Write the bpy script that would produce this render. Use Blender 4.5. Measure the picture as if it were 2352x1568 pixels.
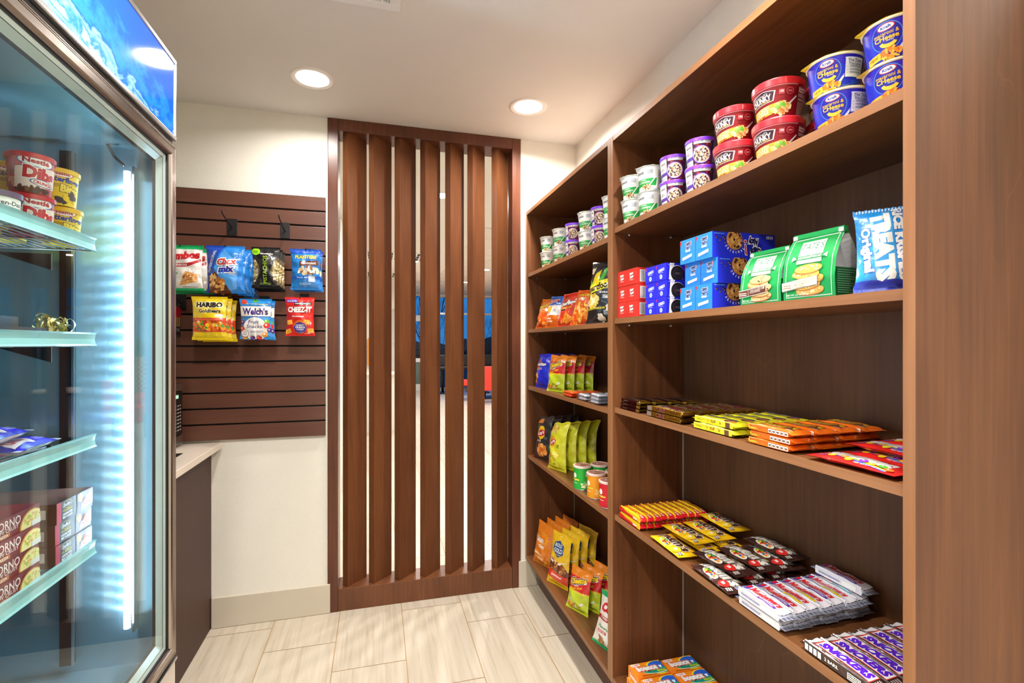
import bpy, bmesh, math, random
import numpy as np
from mathutils import Vector, Matrix
from mathutils.geometry import tessellate_polygon
for o in list(bpy.data.objects): bpy.data.objects.remove(o)
SC = bpy.context.scene
COL = SC.collection
PI = math.pi
# ---------------------------------------------------------------- camera, world, light, exposure
cam = bpy.data.cameras.new('camera'); camo = bpy.data.objects.new('camera', cam); COL.objects.link(camo)
camo.location = (0, 0, 1.388); YAW = math.atan(309/1136)
camo.rotation_euler = (PI/2, 0, -YAW)
cam.sensor_width = 36; cam.lens = 36*1136/2352; cam.shift_y = 4/2352; cam.clip_start = .02; cam.clip_end = 200
SC.camera = camo
SC.view_settings.view_transform = 'Standard'; SC.view_settings.look = 'None'
SC.view_settings.exposure = 0.34; SC.view_settings.gamma = 1; SC.view_settings.use_curve_mapping = False
W = bpy.data.worlds.new('dusk'); SC.world = W; W.use_nodes = True
nt = W.node_tree; nt.nodes.clear()
wo = nt.nodes.new('ShaderNodeOutputWorld'); bg = nt.nodes.new('ShaderNodeBackground')
tc = nt.nodes.new('ShaderNodeTexCoord'); sx = nt.nodes.new('ShaderNodeSeparateXYZ'); rp = nt.nodes.new('ShaderNodeValToRGB')
nt.links.new(tc.outputs['Generated'], sx.inputs[0]); nt.links.new(sx.outputs[2], rp.inputs[0])
rp.color_ramp.elements[0].position = 0; rp.color_ramp.elements[0].color = (.02, .16, .42, 1)
rp.color_ramp.elements[1].position = .35; rp.color_ramp.elements[1].color = (.01, .2, .66, 1)
nt.links.new(rp.outputs[0], bg.inputs[0]); bg.inputs[1].default_value = 1.0; nt.links.new(bg.outputs[0], wo.inputs[0])
CEIL = 2.55
def area(name, loc, size, power, col, rot=(0, 0, 0), shape='DISK', sy=None, spread=PI):
    l = bpy.data.lights.new(name, 'AREA'); l.shape = shape; l.size = size; l.energy = power; l.color = col; l.spread = spread
    if sy: l.size_y = sy
    o = bpy.data.objects.new(name, l); o.location = loc; o.rotation_euler = rot; COL.objects.link(o); return o
WARM = (1, .955, .90)
DOWN = [(-.275, 2.325), (.715, 2.325), (-.275, .80), (.715, .80), (-.275, -.75), (.60, -.75), (-.275, -2.2)]
for i, (x, y) in enumerate(DOWN):
    area('downlight_beam', (x, y, CEIL-.004), .13, (8, 17, 22, 23, 18, 8, 22)[i], WARM, spread=math.radians(160))
LOBBY_LIGHTS = [(.597, 4.796), (.647, 8.791), (1.974, 7.491), (2.016, 9.369), (1.98, 11.418), (3.6, 5.6), (3.6, 9.4), (-.6, 3.9), (2.0, 4.2), (.4, 12.6)]
for x, y in LOBBY_LIGHTS:
    area('lobby_beam', (x, y, (2.55 if x < 0 else 2.80)-.012), .16, 34, (1, .96, .91), spread=math.radians(170))
# ---------------------------------------------------------------- materials
def s2l(c):
    if isinstance(c, str):
        c = c.lstrip('#'); c = ''.join(q*2 for q in c) if len(c) == 3 else c; c = tuple(int(c[i:i+2], 16)/255 for i in (0, 2, 4))
    return tuple((v/12.92 if v <= .04045 else ((v+.055)/1.055)**2.4) for v in c[:3])
def newmat(name):
    m = bpy.data.materials.new(name); m.use_nodes = True
    return m, m.node_tree, m.node_tree.nodes['Principled BSDF']
def nd(t, k, **kw):
    n = t.nodes.new(k)
    for a, b in kw.items(): setattr(n, a, b)
    return n
def bump(t, b, scale, dist, strength=1, vec=None, detail=3, tex='ShaderNodeTexNoise'):
    n = nd(t, tex); n.inputs['Scale'].default_value = scale
    if 'Detail' in n.inputs: n.inputs['Detail'].default_value = detail
    c = nd(t, 'ShaderNodeTexCoord')
    if vec:
        mp = nd(t, 'ShaderNodeMapping'); mp.inputs['Scale'].default_value = vec
        t.links.new(c.outputs['Object'], mp.inputs[0]); t.links.new(mp.outputs[0], n.inputs['Vector'])
    else: t.links.new(c.outputs['Object'], n.inputs['Vector'])
    bp = nd(t, 'ShaderNodeBump'); bp.inputs['Distance'].default_value = dist; bp.inputs['Strength'].default_value = strength
    t.links.new(n.outputs[0], bp.inputs['Height']); t.links.new(bp.outputs[0], b.inputs['Normal'])
    return n
def plain(name, col, rough=.5, metal=0, bs=None, bd=.0005, vec=None, var=.06, coat=0, spec=.5):
    m, t, b = newmat(name); c = s2l(col)
    b.inputs['Roughness'].default_value = rough; b.inputs['Metallic'].default_value = metal
    b.inputs['Specular IOR Level'].default_value = spec; b.inputs['Coat Weight'].default_value = coat
    n = nd(t, 'ShaderNodeTexNoise'); n.inputs['Scale'].default_value = 6
    cc = nd(t, 'ShaderNodeTexCoord'); t.links.new(cc.outputs['Object'], n.inputs['Vector'])
    r = nd(t, 'ShaderNodeValToRGB')
    r.color_ramp.elements[0].position = .3; r.color_ramp.elements[0].color = tuple(v*(1-var) for v in c)+(1,)
    r.color_ramp.elements[1].position = .7; r.color_ramp.elements[1].color = tuple(min(1, v*(1+var)) for v in c)+(1,)
    t.links.new(n.outputs[0], r.inputs[0]); t.links.new(r.outputs[0], b.inputs['Base Color'])
    if bs: bump(t, b, bs, bd, vec=vec)
    return m
def wood(name, dark, mid, light, axis, rough=.38, bd=.0003, ring=.35, spec=.4, fine=1.0):
    m, t, b = newmat(name)
    c = nd(t, 'ShaderNodeTexCoord'); mp = nd(t, 'ShaderNodeMapping')
    s = [55*fine, 55*fine, 55*fine]; s[axis] = 2.2*fine; mp.inputs['Scale'].default_value = s
    t.links.new(c.outputs['Object'], mp.inputs[0])
    n1 = nd(t, 'ShaderNodeTexNoise'); n1.inputs['Scale'].default_value = 1.4; n1.inputs['Detail'].default_value = 4; n1.inputs['Roughness'].default_value = .55
    n1.inputs['Distortion'].default_value = .15; t.links.new(mp.outputs[0], n1.inputs['Vector'])
    mp2 = nd(t, 'ShaderNodeMapping'); s2 = [4.0, 4.0, 4.0]; s2[axis] = 1.1; mp2.inputs['Scale'].default_value = s2
    t.links.new(c.outputs['Object'], mp2.inputs[0])
    n2 = nd(t, 'ShaderNodeTexNoise'); n2.inputs['Scale'].default_value = 1.0; n2.inputs['Detail'].default_value = 2.5; n2.inputs['Distortion'].default_value = .8
    t.links.new(mp2.outputs[0], n2.inputs['Vector'])
    # thin contour lines of figured veneer
    mu = nd(t, 'ShaderNodeMath', operation='MULTIPLY'); mu.inputs[1].default_value = 9; t.links.new(n2.outputs[0], mu.inputs[0])
    fr = nd(t, 'ShaderNodeMath', operation='PINGPONG'); fr.inputs[1].default_value = 1; t.links.new(mu.outputs[0], fr.inputs[0])
    lt = nd(t, 'ShaderNodeMapRange'); lt.inputs['From Min'].default_value = .03; lt.inputs['From Max'].default_value = 0.0
    lt.inputs['To Min'].default_value = 0; lt.inputs['To Max'].default_value = ring; t.links.new(fr.outputs[0], lt.inputs['Value'])
    w1 = nd(t, 'ShaderNodeMath', operation='MULTIPLY_ADD'); w1.inputs[1].default_value = .8; w1.inputs[2].default_value = .1; t.links.new(n1.outputs[0], w1.inputs[0])
    ad = nd(t, 'ShaderNodeMath', operation='ADD'); t.links.new(w1.outputs[0], ad.inputs[0]); t.links.new(n2.outputs[0], ad.inputs[1])
    r = nd(t, 'ShaderNodeValToRGB'); e = r.color_ramp.elements
    e[0].position = .33; e[0].color = s2l(dark)+(1,); e[1].position = .67; e[1].color = s2l(light)+(1,)
    x = e.new(.5); x.color = s2l(mid)+(1,)
    hf = nd(t, 'ShaderNodeMath', operation='MULTIPLY'); hf.inputs[1].default_value = .5
    t.links.new(ad.outputs[0], hf.inputs[0])
    t.links.new(hf.outputs[0], r.inputs[0])
    mx = nd(t, 'ShaderNodeMix', data_type='RGBA'); t.links.new(lt.outputs[0], mx.inputs[0]); t.links.new(r.outputs[0], mx.inputs[6])
    mx.inputs[7].default_value = tuple(min(1, v*1.5) for v in s2l(light))+(1,)
    t.links.new(mx.outputs[2], b.inputs['Base Color'])
    b.inputs['Roughness'].default_value = rough; b.inputs['Specular IOR Level'].default_value = spec
    bp = nd(t, 'ShaderNodeBump'); bp.inputs['Distance'].default_value = bd; t.links.new(n1.outputs[0], bp.inputs['Height']); t.links.new(bp.outputs[0], b.inputs['Normal'])
    return m
def printed(name, rough, metal=0, bs=None, bd=.0004, coat=0, spec=.5):
    m, t, b = newmat(name); a = nd(t, 'ShaderNodeAttribute', attribute_name='print'); t.links.new(a.outputs['Color'], b.inputs['Base Color'])
    b.inputs['Roughness'].default_value = rough; b.inputs['Metallic'].default_value = metal; b.inputs['Coat Weight'].default_value = coat
    b.inputs['Coat Roughness'].default_value = .12; b.inputs['Specular IOR Level'].default_value = spec
    if bs: bump(t, b, bs, bd, detail=2)
    return m
def emis(name, col, strength):
    m, t, b = newmat(name); b.inputs['Base Color'].default_value = (.8, .8, .8, 1)
    b.inputs['Emission Color'].default_value = tuple(col)+(1,); b.inputs['Emission Strength'].default_value = strength
    return m
M = {}
M['wall'] = plain('textured_wall_paint', '#e9e6db', .75, bs=260, bd=.0016, var=.015)
M['wall_white'] = plain('smooth_wall_paint', '#e6e2da', .8, bs=150, bd=.0003, var=.015)
M['ceiling'] = plain('ceiling_paint', '#dedad4', .9, bs=180, bd=.0003, var=.01)
M['base'] = plain('baseboard_paint', '#c9c0ae', .4, bs=30, bd=.0003, var=.02)
M['grout'] = plain('grout', '#a98a5c', .85, bs=200, bd=.0003)
M['woodV'] = wood('brown_veneer_upright', '#4e2d1a', '#673e24', '#7b4c2c', 2, rough=.38, ring=.16)
M['woodH'] = wood('brown_veneer_shelf', '#52301a', '#694124', '#7b4f2d', 1, rough=.34, ring=.15)
M['woodE'] = wood('brown_edge_band', '#7f5435', '#92633f', '#a2724c', 1, rough=.42, ring=.1)
M['woodEV'] = wood('brown_edge_band_upright', '#7f5435', '#92633f', '#a2724c', 2, rough=.42, ring=.1)
M['woodB'] = wood('brown_back_veneer', '#4c301e', '#5f3e27', '#6f4b31', 2, rough=.42, ring=.25)
M['slat'] = wood('slat_timber', '#53301c', '#6a3f25', '#7c4d2e', 2, rough=.3, ring=.0, fine=1.6)
M['frame'] = wood('screen_frame_timber', '#47281a', '#5c3322', '#6f402b', 2, rough=.3, ring=0)
M['slatwall'] = wood('slatwall_laminate', '#573429', '#5f3b2e', '#664133', 0, rough=.32, ring=0, spec=.5)
M['cabinet'] = plain('dark_laminate', '#40211a', .55, bs=20, bd=.0004, var=.1)
M['black'] = plain('black_plastic', '#121214', .4, bs=60, bd=.0002)
M['blackgap'] = plain('groove_black', '#120b08', .7)
M['counter'] = plain('stone_counter', '#d9cbbb', .3, bs=90, bd=.0001, var=.05)
M['bronze'] = plain('anodised_bronze', '#a89e97', .22, metal=1, bs=3, bd=.0001, vec=(200, 200, .3))
M['bronzeD'] = plain('dark_bronze_recess', '#2f3236', .3, metal=.8)
M['alum'] = plain('brushed_aluminium', '#d5d6d6', .28, metal=1, bs=4, bd=.0001, vec=(150, 150, .4))
M['steel'] = plain('stainless_steel', '#b7b7b7', .25, metal=1, bs=4, bd=.0001, vec=(1, 150, 150))
M['gasket'] = plain('door_gasket', '#b9c3bd', .5)
M['white'] = plain('white_plastic', '#e9e9e6', .4, bs=40, bd=.0001, var=.02)
M['panelgrey'] = plain('pale_grey_enamel', '#cfc4ba', .35, var=.02)
M['rail'] = plain('frosted_price_rail', '#8fc6c8', .25, var=.03, coat=.5)
M['wire'] = plain('grey_wire_shelf', '#7f8a90', .35, metal=.6)
M['film'] = printed('printed_film', .3, bs=55, bd=.0022, coat=.7)
M['film2'] = printed('printed_wrapper', .28, bs=110, bd=.0011, coat=.6)
M['carton'] = printed('printed_carton', .42, bs=40, bd=.0001)
M['paper'] = printed('printed_cup_paper', .4, bs=40, bd=.0001)
M['plast'] = printed('printed_plastic_lid', .35, bs=60, bd=.0001, coat=.2)
M['foil'] = printed('crinkled_foil', .22, metal=.85, bs=160, bd=.001)
M['lens'] = emis('lit_lens', (1, .95, .88), 14)
M['trim'] = plain('downlight_trim', '#e8e2da', .35, var=.01)
M['led'] = emis('led_tube', (.62, .82, 1), 7)
M['red'] = plain('red_upholstery', '#d8392c', .7, bs=400, bd=.0004)
M['legs'] = plain('dark_leg_wood', '#2a1a14', .4)
M['bark'] = plain('bare_bark', '#1a1a1c', .9)
M['ground'] = plain('dark_lawn', '#16201c', .95)
M['grid'] = plain('ceiling_tile', '#d9d4cd', .95, bs=300, bd=.0004, var=.02)
M['alcove'] = plain('grey_green_panel', '#5d6d63', .5)
M['orange'] = plain('orange_panel', '#d98a2b', .5)
M['doorgrey'] = plain('pale_door', '#b9b8b2', .5)
M['pattern'] = None
# glass: thin clear pane, fresnel mix
def glassmat(name, tint, ior=1.5):
    m = bpy.data.materials.new(name); m.use_nodes = True; t = m.node_tree; t.nodes.clear()
    o = nd(t, 'ShaderNodeOutputMaterial'); g = nd(t, 'ShaderNodeBsdfGlossy'); g.inputs['Roughness'].default_value = 0.01
    tr = nd(t, 'ShaderNodeBsdfTransparent'); tr.inputs[0].default_value = tint
    lw = nd(t, 'ShaderNodeLayerWeight'); lw.inputs[0].default_value = .5; pw = nd(t, 'ShaderNodeMath', operation='POWER'); pw.inputs[1].default_value = 5
    f = nd(t, 'ShaderNodeMapRange'); f.inputs['To Min'].default_value = ((ior-1)/(ior+1))**2*.8; f.inputs['To Max'].default_value = .8; t.links.new(lw.outputs['Facing'], pw.inputs[0]); t.links.new(pw.outputs[0], f.inputs[0]); mx = nd(t, 'ShaderNodeMixShader')
    nz = nd(t, 'ShaderNodeTexNoise'); nz.inputs['Scale'].default_value = 5
    rr = nd(t, 'ShaderNodeMapRange'); rr.inputs['To Min'].default_value = .005; rr.inputs['To Max'].default_value = .02
    t.links.new(nz.outputs[0], rr.inputs[0]); t.links.new(rr.outputs[0], g.inputs['Roughness'])
    t.links.new(f.outputs[0], mx.inputs[0]); t.links.new(tr.outputs[0], mx.inputs[1]); t.links.new(g.outputs[0], mx.inputs[2]); t.links.new(mx.outputs[0], o.inputs[0])
    return m
M['glass'] = glassmat('door_glass', (.95, .99, .985, 1), 1.38)
M['winglass'] = glassmat('window_glass', (.95, .97, 1, 1), 1.45)
# cooler liner: brushed metal, streaks run along the brushing
m, t, b = newmat('brushed_liner'); b.inputs['Metallic'].default_value = .85; b.inputs['Roughness'].default_value = .32; b.inputs['Anisotropic'].default_value = .99
b.inputs['Base Color'].default_value = s2l('#8fb0bb')+(1,)
tg = nd(t, 'ShaderNodeTangent', direction_type='UV_MAP'); tg.uv_map = 'brush'; t.links.new(tg.outputs[0], b.inputs['Tangent'])
M['liner'] = m
# floor tile
m, t, b = newmat('striated_porcelain'); b.inputs['Roughness'].default_value = .32; b.inputs['Specular IOR Level'].default_value = .45
c = nd(t, 'ShaderNodeTexCoord'); at = nd(t, 'ShaderNodeAttribute', attribute_name='rnd'); va = nd(t, 'ShaderNodeVectorMath', operation='ADD')
sc = nd(t, 'ShaderNodeVectorMath', operation='SCALE'); sc.inputs[3].default_value = 9
t.links.new(at.outputs['Color'], sc.inputs[0]); t.links.new(c.outputs['Object'], va.inputs[0]); t.links.new(sc.outputs[0], va.inputs[1])
mp = nd(t, 'ShaderNodeMapping'); mp.inputs['Scale'].default_value = (38, 1.6, 1); t.links.new(va.outputs[0], mp.inputs[0])
n = nd(t, 'ShaderNodeTexNoise'); n.inputs['Scale'].default_value = 1.3; n.inputs['Detail'].default_value = 6; n.inputs['Distortion'].default_value = .5; n.inputs['Roughness'].default_value = .7
t.links.new(mp.outputs[0], n.inputs['Vector']); r = nd(t, 'ShaderNodeValToRGB'); e = r.color_ramp.elements
e[0].position = .3; e[0].color = s2l('#ad9f88')+(1,); e[1].position = .72; e[1].color = s2l('#ccc2b1')+(1,); q = e.new(.48); q.color = s2l('#c2b6a3')+(1,)
t.links.new(n.outputs[0], r.inputs[0]); t.links.new(r.outputs[0], b.inputs['Base Color']); M['tile'] = m
# icy blue backlit sign picture
m, t, b = newmat('backlit_ice_picture'); b.inputs['Roughness'].default_value = .06; b.inputs['Coat Weight'].default_value = .3
c = nd(t, 'ShaderNodeTexCoord'); mp = nd(t, 'ShaderNodeMapping'); mp.inputs['Rotation'].default_value = (math.radians(38), 0, 0); mp.inputs['Scale'].default_value = (1, 9, 16)
t.links.new(c.outputs['Object'], mp.inputs[0]); n = nd(t, 'ShaderNodeTexNoise'); n.inputs['Scale'].default_value = 1.3; n.inputs['Detail'].default_value = 6; n.inputs['Roughness'].default_value = .6; n.inputs['Distortion'].default_value = .5
t.links.new(mp.outputs[0], n.inputs['Vector'])
sp = nd(t, 'ShaderNodeSeparateXYZ'); t.links.new(c.outputs['Object'], sp.inputs[0])
# ice in the lower part, deep sky above
hz = nd(t, 'ShaderNodeMath', operation='MULTIPLY_ADD'); hz.inputs[1].default_value = -3.4; hz.inputs[2].default_value = 7.02; t.links.new(sp.outputs[2], hz.inputs[0])
hy = nd(t, 'ShaderNodeMath', operation='MULTIPLY_ADD'); hy.inputs[1].default_value = -.42; hy.inputs[2].default_value = .62; t.links.new(sp.outputs[1], hy.inputs[0])
h2 = nd(t, 'ShaderNodeMath', operation='ADD'); t.links.new(hz.outputs[0], h2.inputs[0]); t.links.new(hy.outputs[0], h2.inputs[1])
h3 = nd(t, 'ShaderNodeMath', operation='ADD'); t.links.new(h2.outputs[0], h3.inputs[0]); t.links.new(n.outputs[0], h3.inputs[1])
r = nd(t, 'ShaderNodeValToRGB'); e = r.color_ramp.elements; e[0].position = .38; e[0].color = s2l('#1268e6')+(1,); e[1].position = .9; e[1].color = s2l('#e6f4ff')+(1,)
for p_, c_ in ((.5, '#2a8df2'), (.6, '#1566d8'), (.68, '#8cc6f6'), (.76, '#1f7ae0'), (.83, '#b9dcfa')): q = e.new(p_); q.color = s2l(c_)+(1,)
h4 = nd(t, 'ShaderNodeMath', operation='MULTIPLY'); h4.inputs[1].default_value = .85; t.links.new(h3.outputs[0], h4.inputs[0]); t.links.new(h4.outputs[0], r.inputs[0])
t.links.new(r.outputs[0], b.inputs['Base Color']); t.links.new(r.outputs[0], b.inputs['Emission Color']); b.inputs['Emission Strength'].default_value = .38; M['sign'] = m
# ---------------------------------------------------------------- object helpers
def mesh_obj(name, verts, faces, mats, parent=None, mi=None, smooth=False, me=None):
    if me is None:
        me = bpy.data.meshes.new(name); me.from_pydata(verts, [], faces)
        for q in (mats if isinstance(mats, (list, tuple)) else [mats]): me.materials.append(q)
        if mi: me.polygons.foreach_set('material_index', mi)
        if smooth: me.polygons.foreach_set('use_smooth', [True]*len(me.polygons))
        me.update()
    o = bpy.data.objects.new(name, me); COL.objects.link(o)
    if parent: o.parent = parent
    return o
class G:
    """collects geometry for one mesh"""
    def __init__(s): s.v = []; s.f = []; s.m = []; s.sm = []
    def add(s, v, f, m=0, sm=False):
        n = len(s.v); s.v += [tuple(p) for p in v]; s.f += [tuple(i+n for i in q) for q in f]; s.m += [m]*len(f); s.sm += [sm]*len(f); return s
    def box(s, x0, y0, z0, x1, y1, z1, m=0, mats6=None, bev=0):
        if bev:
            bm = bmesh.new(); bmesh.ops.create_cube(bm, size=1)
            for v in bm.verts: v.co = Vector(((x0+x1)/2+v.co.x*(x1-x0), (y0+y1)/2+v.co.y*(y1-y0), (z0+z1)/2+v.co.z*(z1-z0)))
            bmesh.ops.bevel(bm, geom=list(bm.edges), offset=bev, segments=2, affect='EDGES', profile=.5)
            bm.verts.ensure_lookup_table(); s.add([v.co[:] for v in bm.verts], [[v.index for v in f.verts] for f in bm.faces], m); bm.free(); return s
        v = [(x, y, z) for x in (x0, x1) for y in (y0, y1) for z in (z0, z1)]
        f = [(0, 1, 3, 2), (4, 6, 7, 5), (0, 4, 5, 1), (2, 3, 7, 6), (0, 2, 6, 4), (1, 5, 7, 3)]   # -x +x -y +y -z +z
        n = len(s.v); s.v += v; s.f += [tuple(i+n for i in q) for q in f]; s.m += (mats6 or [m]*6); s.sm += [False]*6; return s
    def prism(s, pts, axis, a0, a1, m=0):
        n = len(pts)
        def P(p, a): return {0: (a, p[0], p[1]), 1: (p[0], a, p[1]), 2: (p[0], p[1], a)}[axis]
        v = [P(p, a0) for p in pts]+[P(p, a1) for p in pts]
        f = [tuple(range(n))[::-1], tuple(range(n, 2*n))]+[(i, (i+1) % n, (i+1) % n+n, i+n) for i in range(n)]
        return s.add(v, f, m)
    def tube(s, pts, r, seg=8, m=0, caps=True):
        pts = [Vector(p) for p in pts]; rr = r if isinstance(r, (list, tuple)) else [r]*len(pts); v = []; f = []
        up = Vector((0, 0, 1)); d0 = (pts[1]-pts[0]).normalized()
        if abs(d0.dot(up)) > .9: up = Vector((1, 0, 0))
        a = d0.cross(up).normalized()
        for i, p in enumerate(pts):
            d = (pts[min(i+1, len(pts)-1)]-pts[max(i-1, 0)]).normalized(); a = (a-d*a.dot(d)).normalized(); b = d.cross(a)
            for k in range(seg):
                th = 2*PI*k/seg; v.append(p+(a*math.cos(th)+b*math.sin(th))*rr[i])
        for i in range(len(pts)-1):
            for k in range(seg): f.append((i*seg+k, i*seg+(k+1) % seg, (i+1)*seg+(k+1) % seg, (i+1)*seg+k))
        if caps: f.append(tuple(range(seg))[::-1]); f.append(tuple(range((len(pts)-1)*seg, len(pts)*seg)))
        return s.add(v, f, m, True)
    def lathe(s, prof, seg=40, m=0, cx=0, cy=0, sm=True):
        v = []; f = []
        for r, z in prof:
            for k in range(seg): v.append((cx+r*math.cos(2*PI*k/seg), cy+r*math.sin(2*PI*k/seg), z))
        for i in range(len(prof)-1):
            for k in range(seg): f.append((i*seg+k, i*seg+(k+1) % seg, (i+1)*seg+(k+1) % seg, (i+1)*seg+k))
        return s.add(v, f, m, sm)
    def sphere(s, c, r, m=0, n=8):
        v = []; f = []
        for i in range(n+1):
            for k in range(2*n): ph = PI*i/n; th = PI*k/n; v.append((c[0]+r*math.sin(ph)*math.cos(th), c[1]+r*math.sin(ph)*math.sin(th), c[2]+r*math.cos(ph)))
        for i in range(n):
            for k in range(2*n): f.append((i*2*n+k, (i+1)*2*n+k, (i+1)*2*n+(k+1) % (2*n), i*2*n+(k+1) % (2*n)))
        return s.add(v, f, m, True)
    def obj(s, name, mats, parent=None):
        o = mesh_obj(name, s.v, s.f, mats, parent, s.m); o.data.polygons.foreach_set('use_smooth', s.sm); return o
def tag(o, label, cat, group=None, kind=None):
    if label: o['label'] = label
    if cat: o['category'] = cat
    if group: o['group'] = group
    if kind: o['kind'] = kind
    return o
def empty(name, loc, label, cat, group=None, rz=0):
    o = bpy.data.objects.new(name, None); o.location = loc; o.rotation_euler = (0, 0, rz); o.empty_display_size = .05; COL.objects.link(o)
    return tag(o, label, cat, group)
def local(parent, o):      # geometry was written in world coordinates: keep it there
    o.matrix_parent_inverse = Matrix.Translation(-Vector(parent.location)); return o
def struct(o, label=None): o['kind'] = 'structure'; (label and o.__setitem__('label', label)); return o
# ---------------------------------------------------------------- the setting
def box_obj(name, b, mat, parent=None, bev=0, mats6=None):
    g = G(); g.box(*b, bev=bev, mats6=mats6); o = g.obj(name, mat, parent)
    if parent: local(parent, o)
    return o
FY = 2.715      # far wall face
# floor tiles, one mesh: staggered by thirds, grout below
def tiles(name, X0, X1, Y0, Y1, inc):
    g = G(); rnd = []; random.seed(4); wt, lt, gr = .3085, .6165, .0018
    k0 = int(math.floor((X0+.495)/wt)); k1 = int(math.ceil((X1+.495)/wt))
    offs = {0: 2.432, 1: 2.214, 2: 2.63}
    for k in range(k0, k1):
        xa = -.495+k*wt; o = offs[k % 3]; j0 = int(math.floor((Y0-o)/lt)); j1 = int(math.ceil((Y1-o)/lt))
        for j in range(j0, j1):
            ya = o+j*lt; a, b_, c_, d = max(xa+gr, X0), max(ya+gr, Y0), min(xa+wt-gr, X1), min(ya+lt-gr, Y1)
            if c_ <= a or d <= b_: continue
            g.add([(a, b_, 0), (c_, b_, 0), (c_, d, 0), (a, d, 0)], [(0, 1, 2, 3)]); rnd.append((random.random(), random.random(), random.random(), 1))
    g.add([(X0, Y0, -.0012), (X1, Y0, -.0012), (X1, Y1, -.0012), (X0, Y1, -.0012)], [(0, 1, 2, 3)], 1); rnd.append((0, 0, 0, 1))
    g.add([(X0, Y0, -.06), (X1, Y0, -.06), (X1, Y1, -.06), (X0, Y1, -.06)], [(3, 2, 1, 0)], 1); rnd.append((0, 0, 0, 1))
    o = g.obj(name, [M['tile'], M['grout']]); a = o.data.attributes.new('rnd', 'FLOAT_COLOR', 'FACE'); a.data.foreach_set('color', [c for r_ in rnd for c in r_])
    return struct(o)
tiles('floor', -1.40, 1.15, -3.0, FY+.13, 0)
tiles('floor_lobby', -5.0, 8.0, FY+.13, 14.6, 0)
struct(box_obj('ceiling', (-1.5, -3.1, CEIL, 1.25, 2.86, CEIL+.1), M['ceiling']))
struct(box_obj('wall_left', (-1.5, -3.1, 0, -1.40, FY+.1, CEIL), M['wall']))
struct(box_obj('wall_right', (1.13, -3.1, 0, 1.25, 2.86, CEIL), M['wall']))
struct(box_obj('wall_rear', (-1.5, -3.2, 0, 1.25, -3.1, CEIL), M['wall']))
g = G(); g.box(-1.5, FY, 0, -.2485, FY+.13, CEIL); g.box(.7885, FY, 0, 1.25, FY+.13, CEIL)
struct(g.obj('wall_far', M['wall']))
def baseboard(name, x0, y0, x1, y1, h=.145):
    g = G(); g.box(x0, y0, 0, x1, y1, h, bev=.004); return struct(g.obj(name, M['base']))
baseboard('baseboard_far', -.78, FY-.017, -.235, FY-.0005, .15)
baseboard('baseboard_right', .775, 2.700, .885, FY-.0005, .15)
# lobby beyond the screen
struct(box_obj('ceiling_lobby', (-5, 2.86, 2.55, .0, 4.80, 2.65), M['ceiling']))
g = G(); g.box(-5, 4.85, 2.82, 8, 14.8, 2.9, 0); g.box(.0, 2.86, 2.82, 8, 4.85, 2.9, 0); g.box(-5, 4.80, 2.55, .0, 4.849, 2.9, 0); g.box(-.05, 2.87, 2.55, .0, 4.80, 2.9, 0)
struct(g.obj('ceiling_lobby_far', M['ceiling']))
g = G()
for i in range(12):
    for j in range(13):
        x = 1.25+i*.61; y = 6.0+j*.61; 
        if y < 13.9: g.box(x+.006, y+.006, 2.812, x+.598, y+.598, 2.8195)
struct(g.obj('ceiling_grid', M['grid']))
g = G(); g.box(-5, 4.80, 0, -.345, 4.95, 2.55, 0); struct(g.obj('wall_lobby_left', M['wall']))
baseboard('baseboard_lobby_left', -3.2, 4.783, -.345, 4.7995, .15)
struct(box_obj('wall_lobby_side', (-.5, 4.95, 0, -.36, 11.4, 2.82), M['wall_white']))
struct(box_obj('wall_lobby_far_left', (-5, 11.4, 0, .78, 11.55, 2.82), M['wall_white']))
struct(box_obj('wall_lobby_right', (7.9, 2.8, 0, 8.0, 14.8, 2.9), M['wall_white']))
struct(box_obj('wall_lobby_outer_left', (-5.1, 2.8, 0, -5, 11.5, 2.9), M['wall_white']))
struct(box_obj('wall_lobby_near', (1.25, 2.70, 0, 8.0, 2.86, 2.9), M['wall_white']))
struct(box_obj('wall_lobby_near_left', (-5.1, 2.76, 0, -1.5, 2.86, 2.9), M['wall_white']))
struct(box_obj('trim_1', (-.36, 4.80, 0, -.33, 4.95, 2.55), M['wall_white']))
d = struct(box_obj('door_1', (-.05, 11.37, .0, .74, 11.399, 2.15), M['doorgrey'])); 
h_ = box_obj('door_handle', (.62, 11.33, 1.0, .70, 11.368, 1.03), M['alum'], d)
# window wall
WY = 14.6
struct(box_obj('wall_window_sill', (-.4, WY, 0, 1.30, WY+.15, .20), M['wall_white']))
struct(box_obj('trim_2', (-.4, WY-.02, .84, 1.35, WY+.02, .95), M['wall_white']))
struct(box_obj('wall_window_panel', (-.4, WY, .20, 1.30, WY+.15, .84), M['alcove']))
struct(box_obj('wall_window_head', (-5, WY, 2.77, 8, WY+.15, 2.9), M['wall_white']))
g = G(); g.box(.70, WY, 2.03, 1.30, WY+.12, 2.20)
struct(g.obj('trim_3', M['wall_white']))
W_ = struct(mesh_obj('window_1', [(-.4, WY+.06, .1), (8, WY+.06, .1), (8, WY+.06, 2.8), (-.4, WY+.06, 2.8)], [(0, 1, 2, 3)], M['winglass']))
g = G(); g.box(1.30, WY+.02, 2.235, 8, WY+.1, 2.29); g.box(1.30, WY+.02, .0, 8, WY+.1, .08); g.box(1.30, WY+.02, 2.74, 8, WY+.1, 2.775)
for x in (1.33, 2.62, 4.0, 5.4, 6.8): g.box(x-.025, WY+.02, 0, x+.025, WY+.1, 2.77)
g.obj('window_frame', M['alum'], W_)
struct(box_obj('ground', (-30, WY+.2, -.2, 40, 60, -.15), M['ground']))
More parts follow.
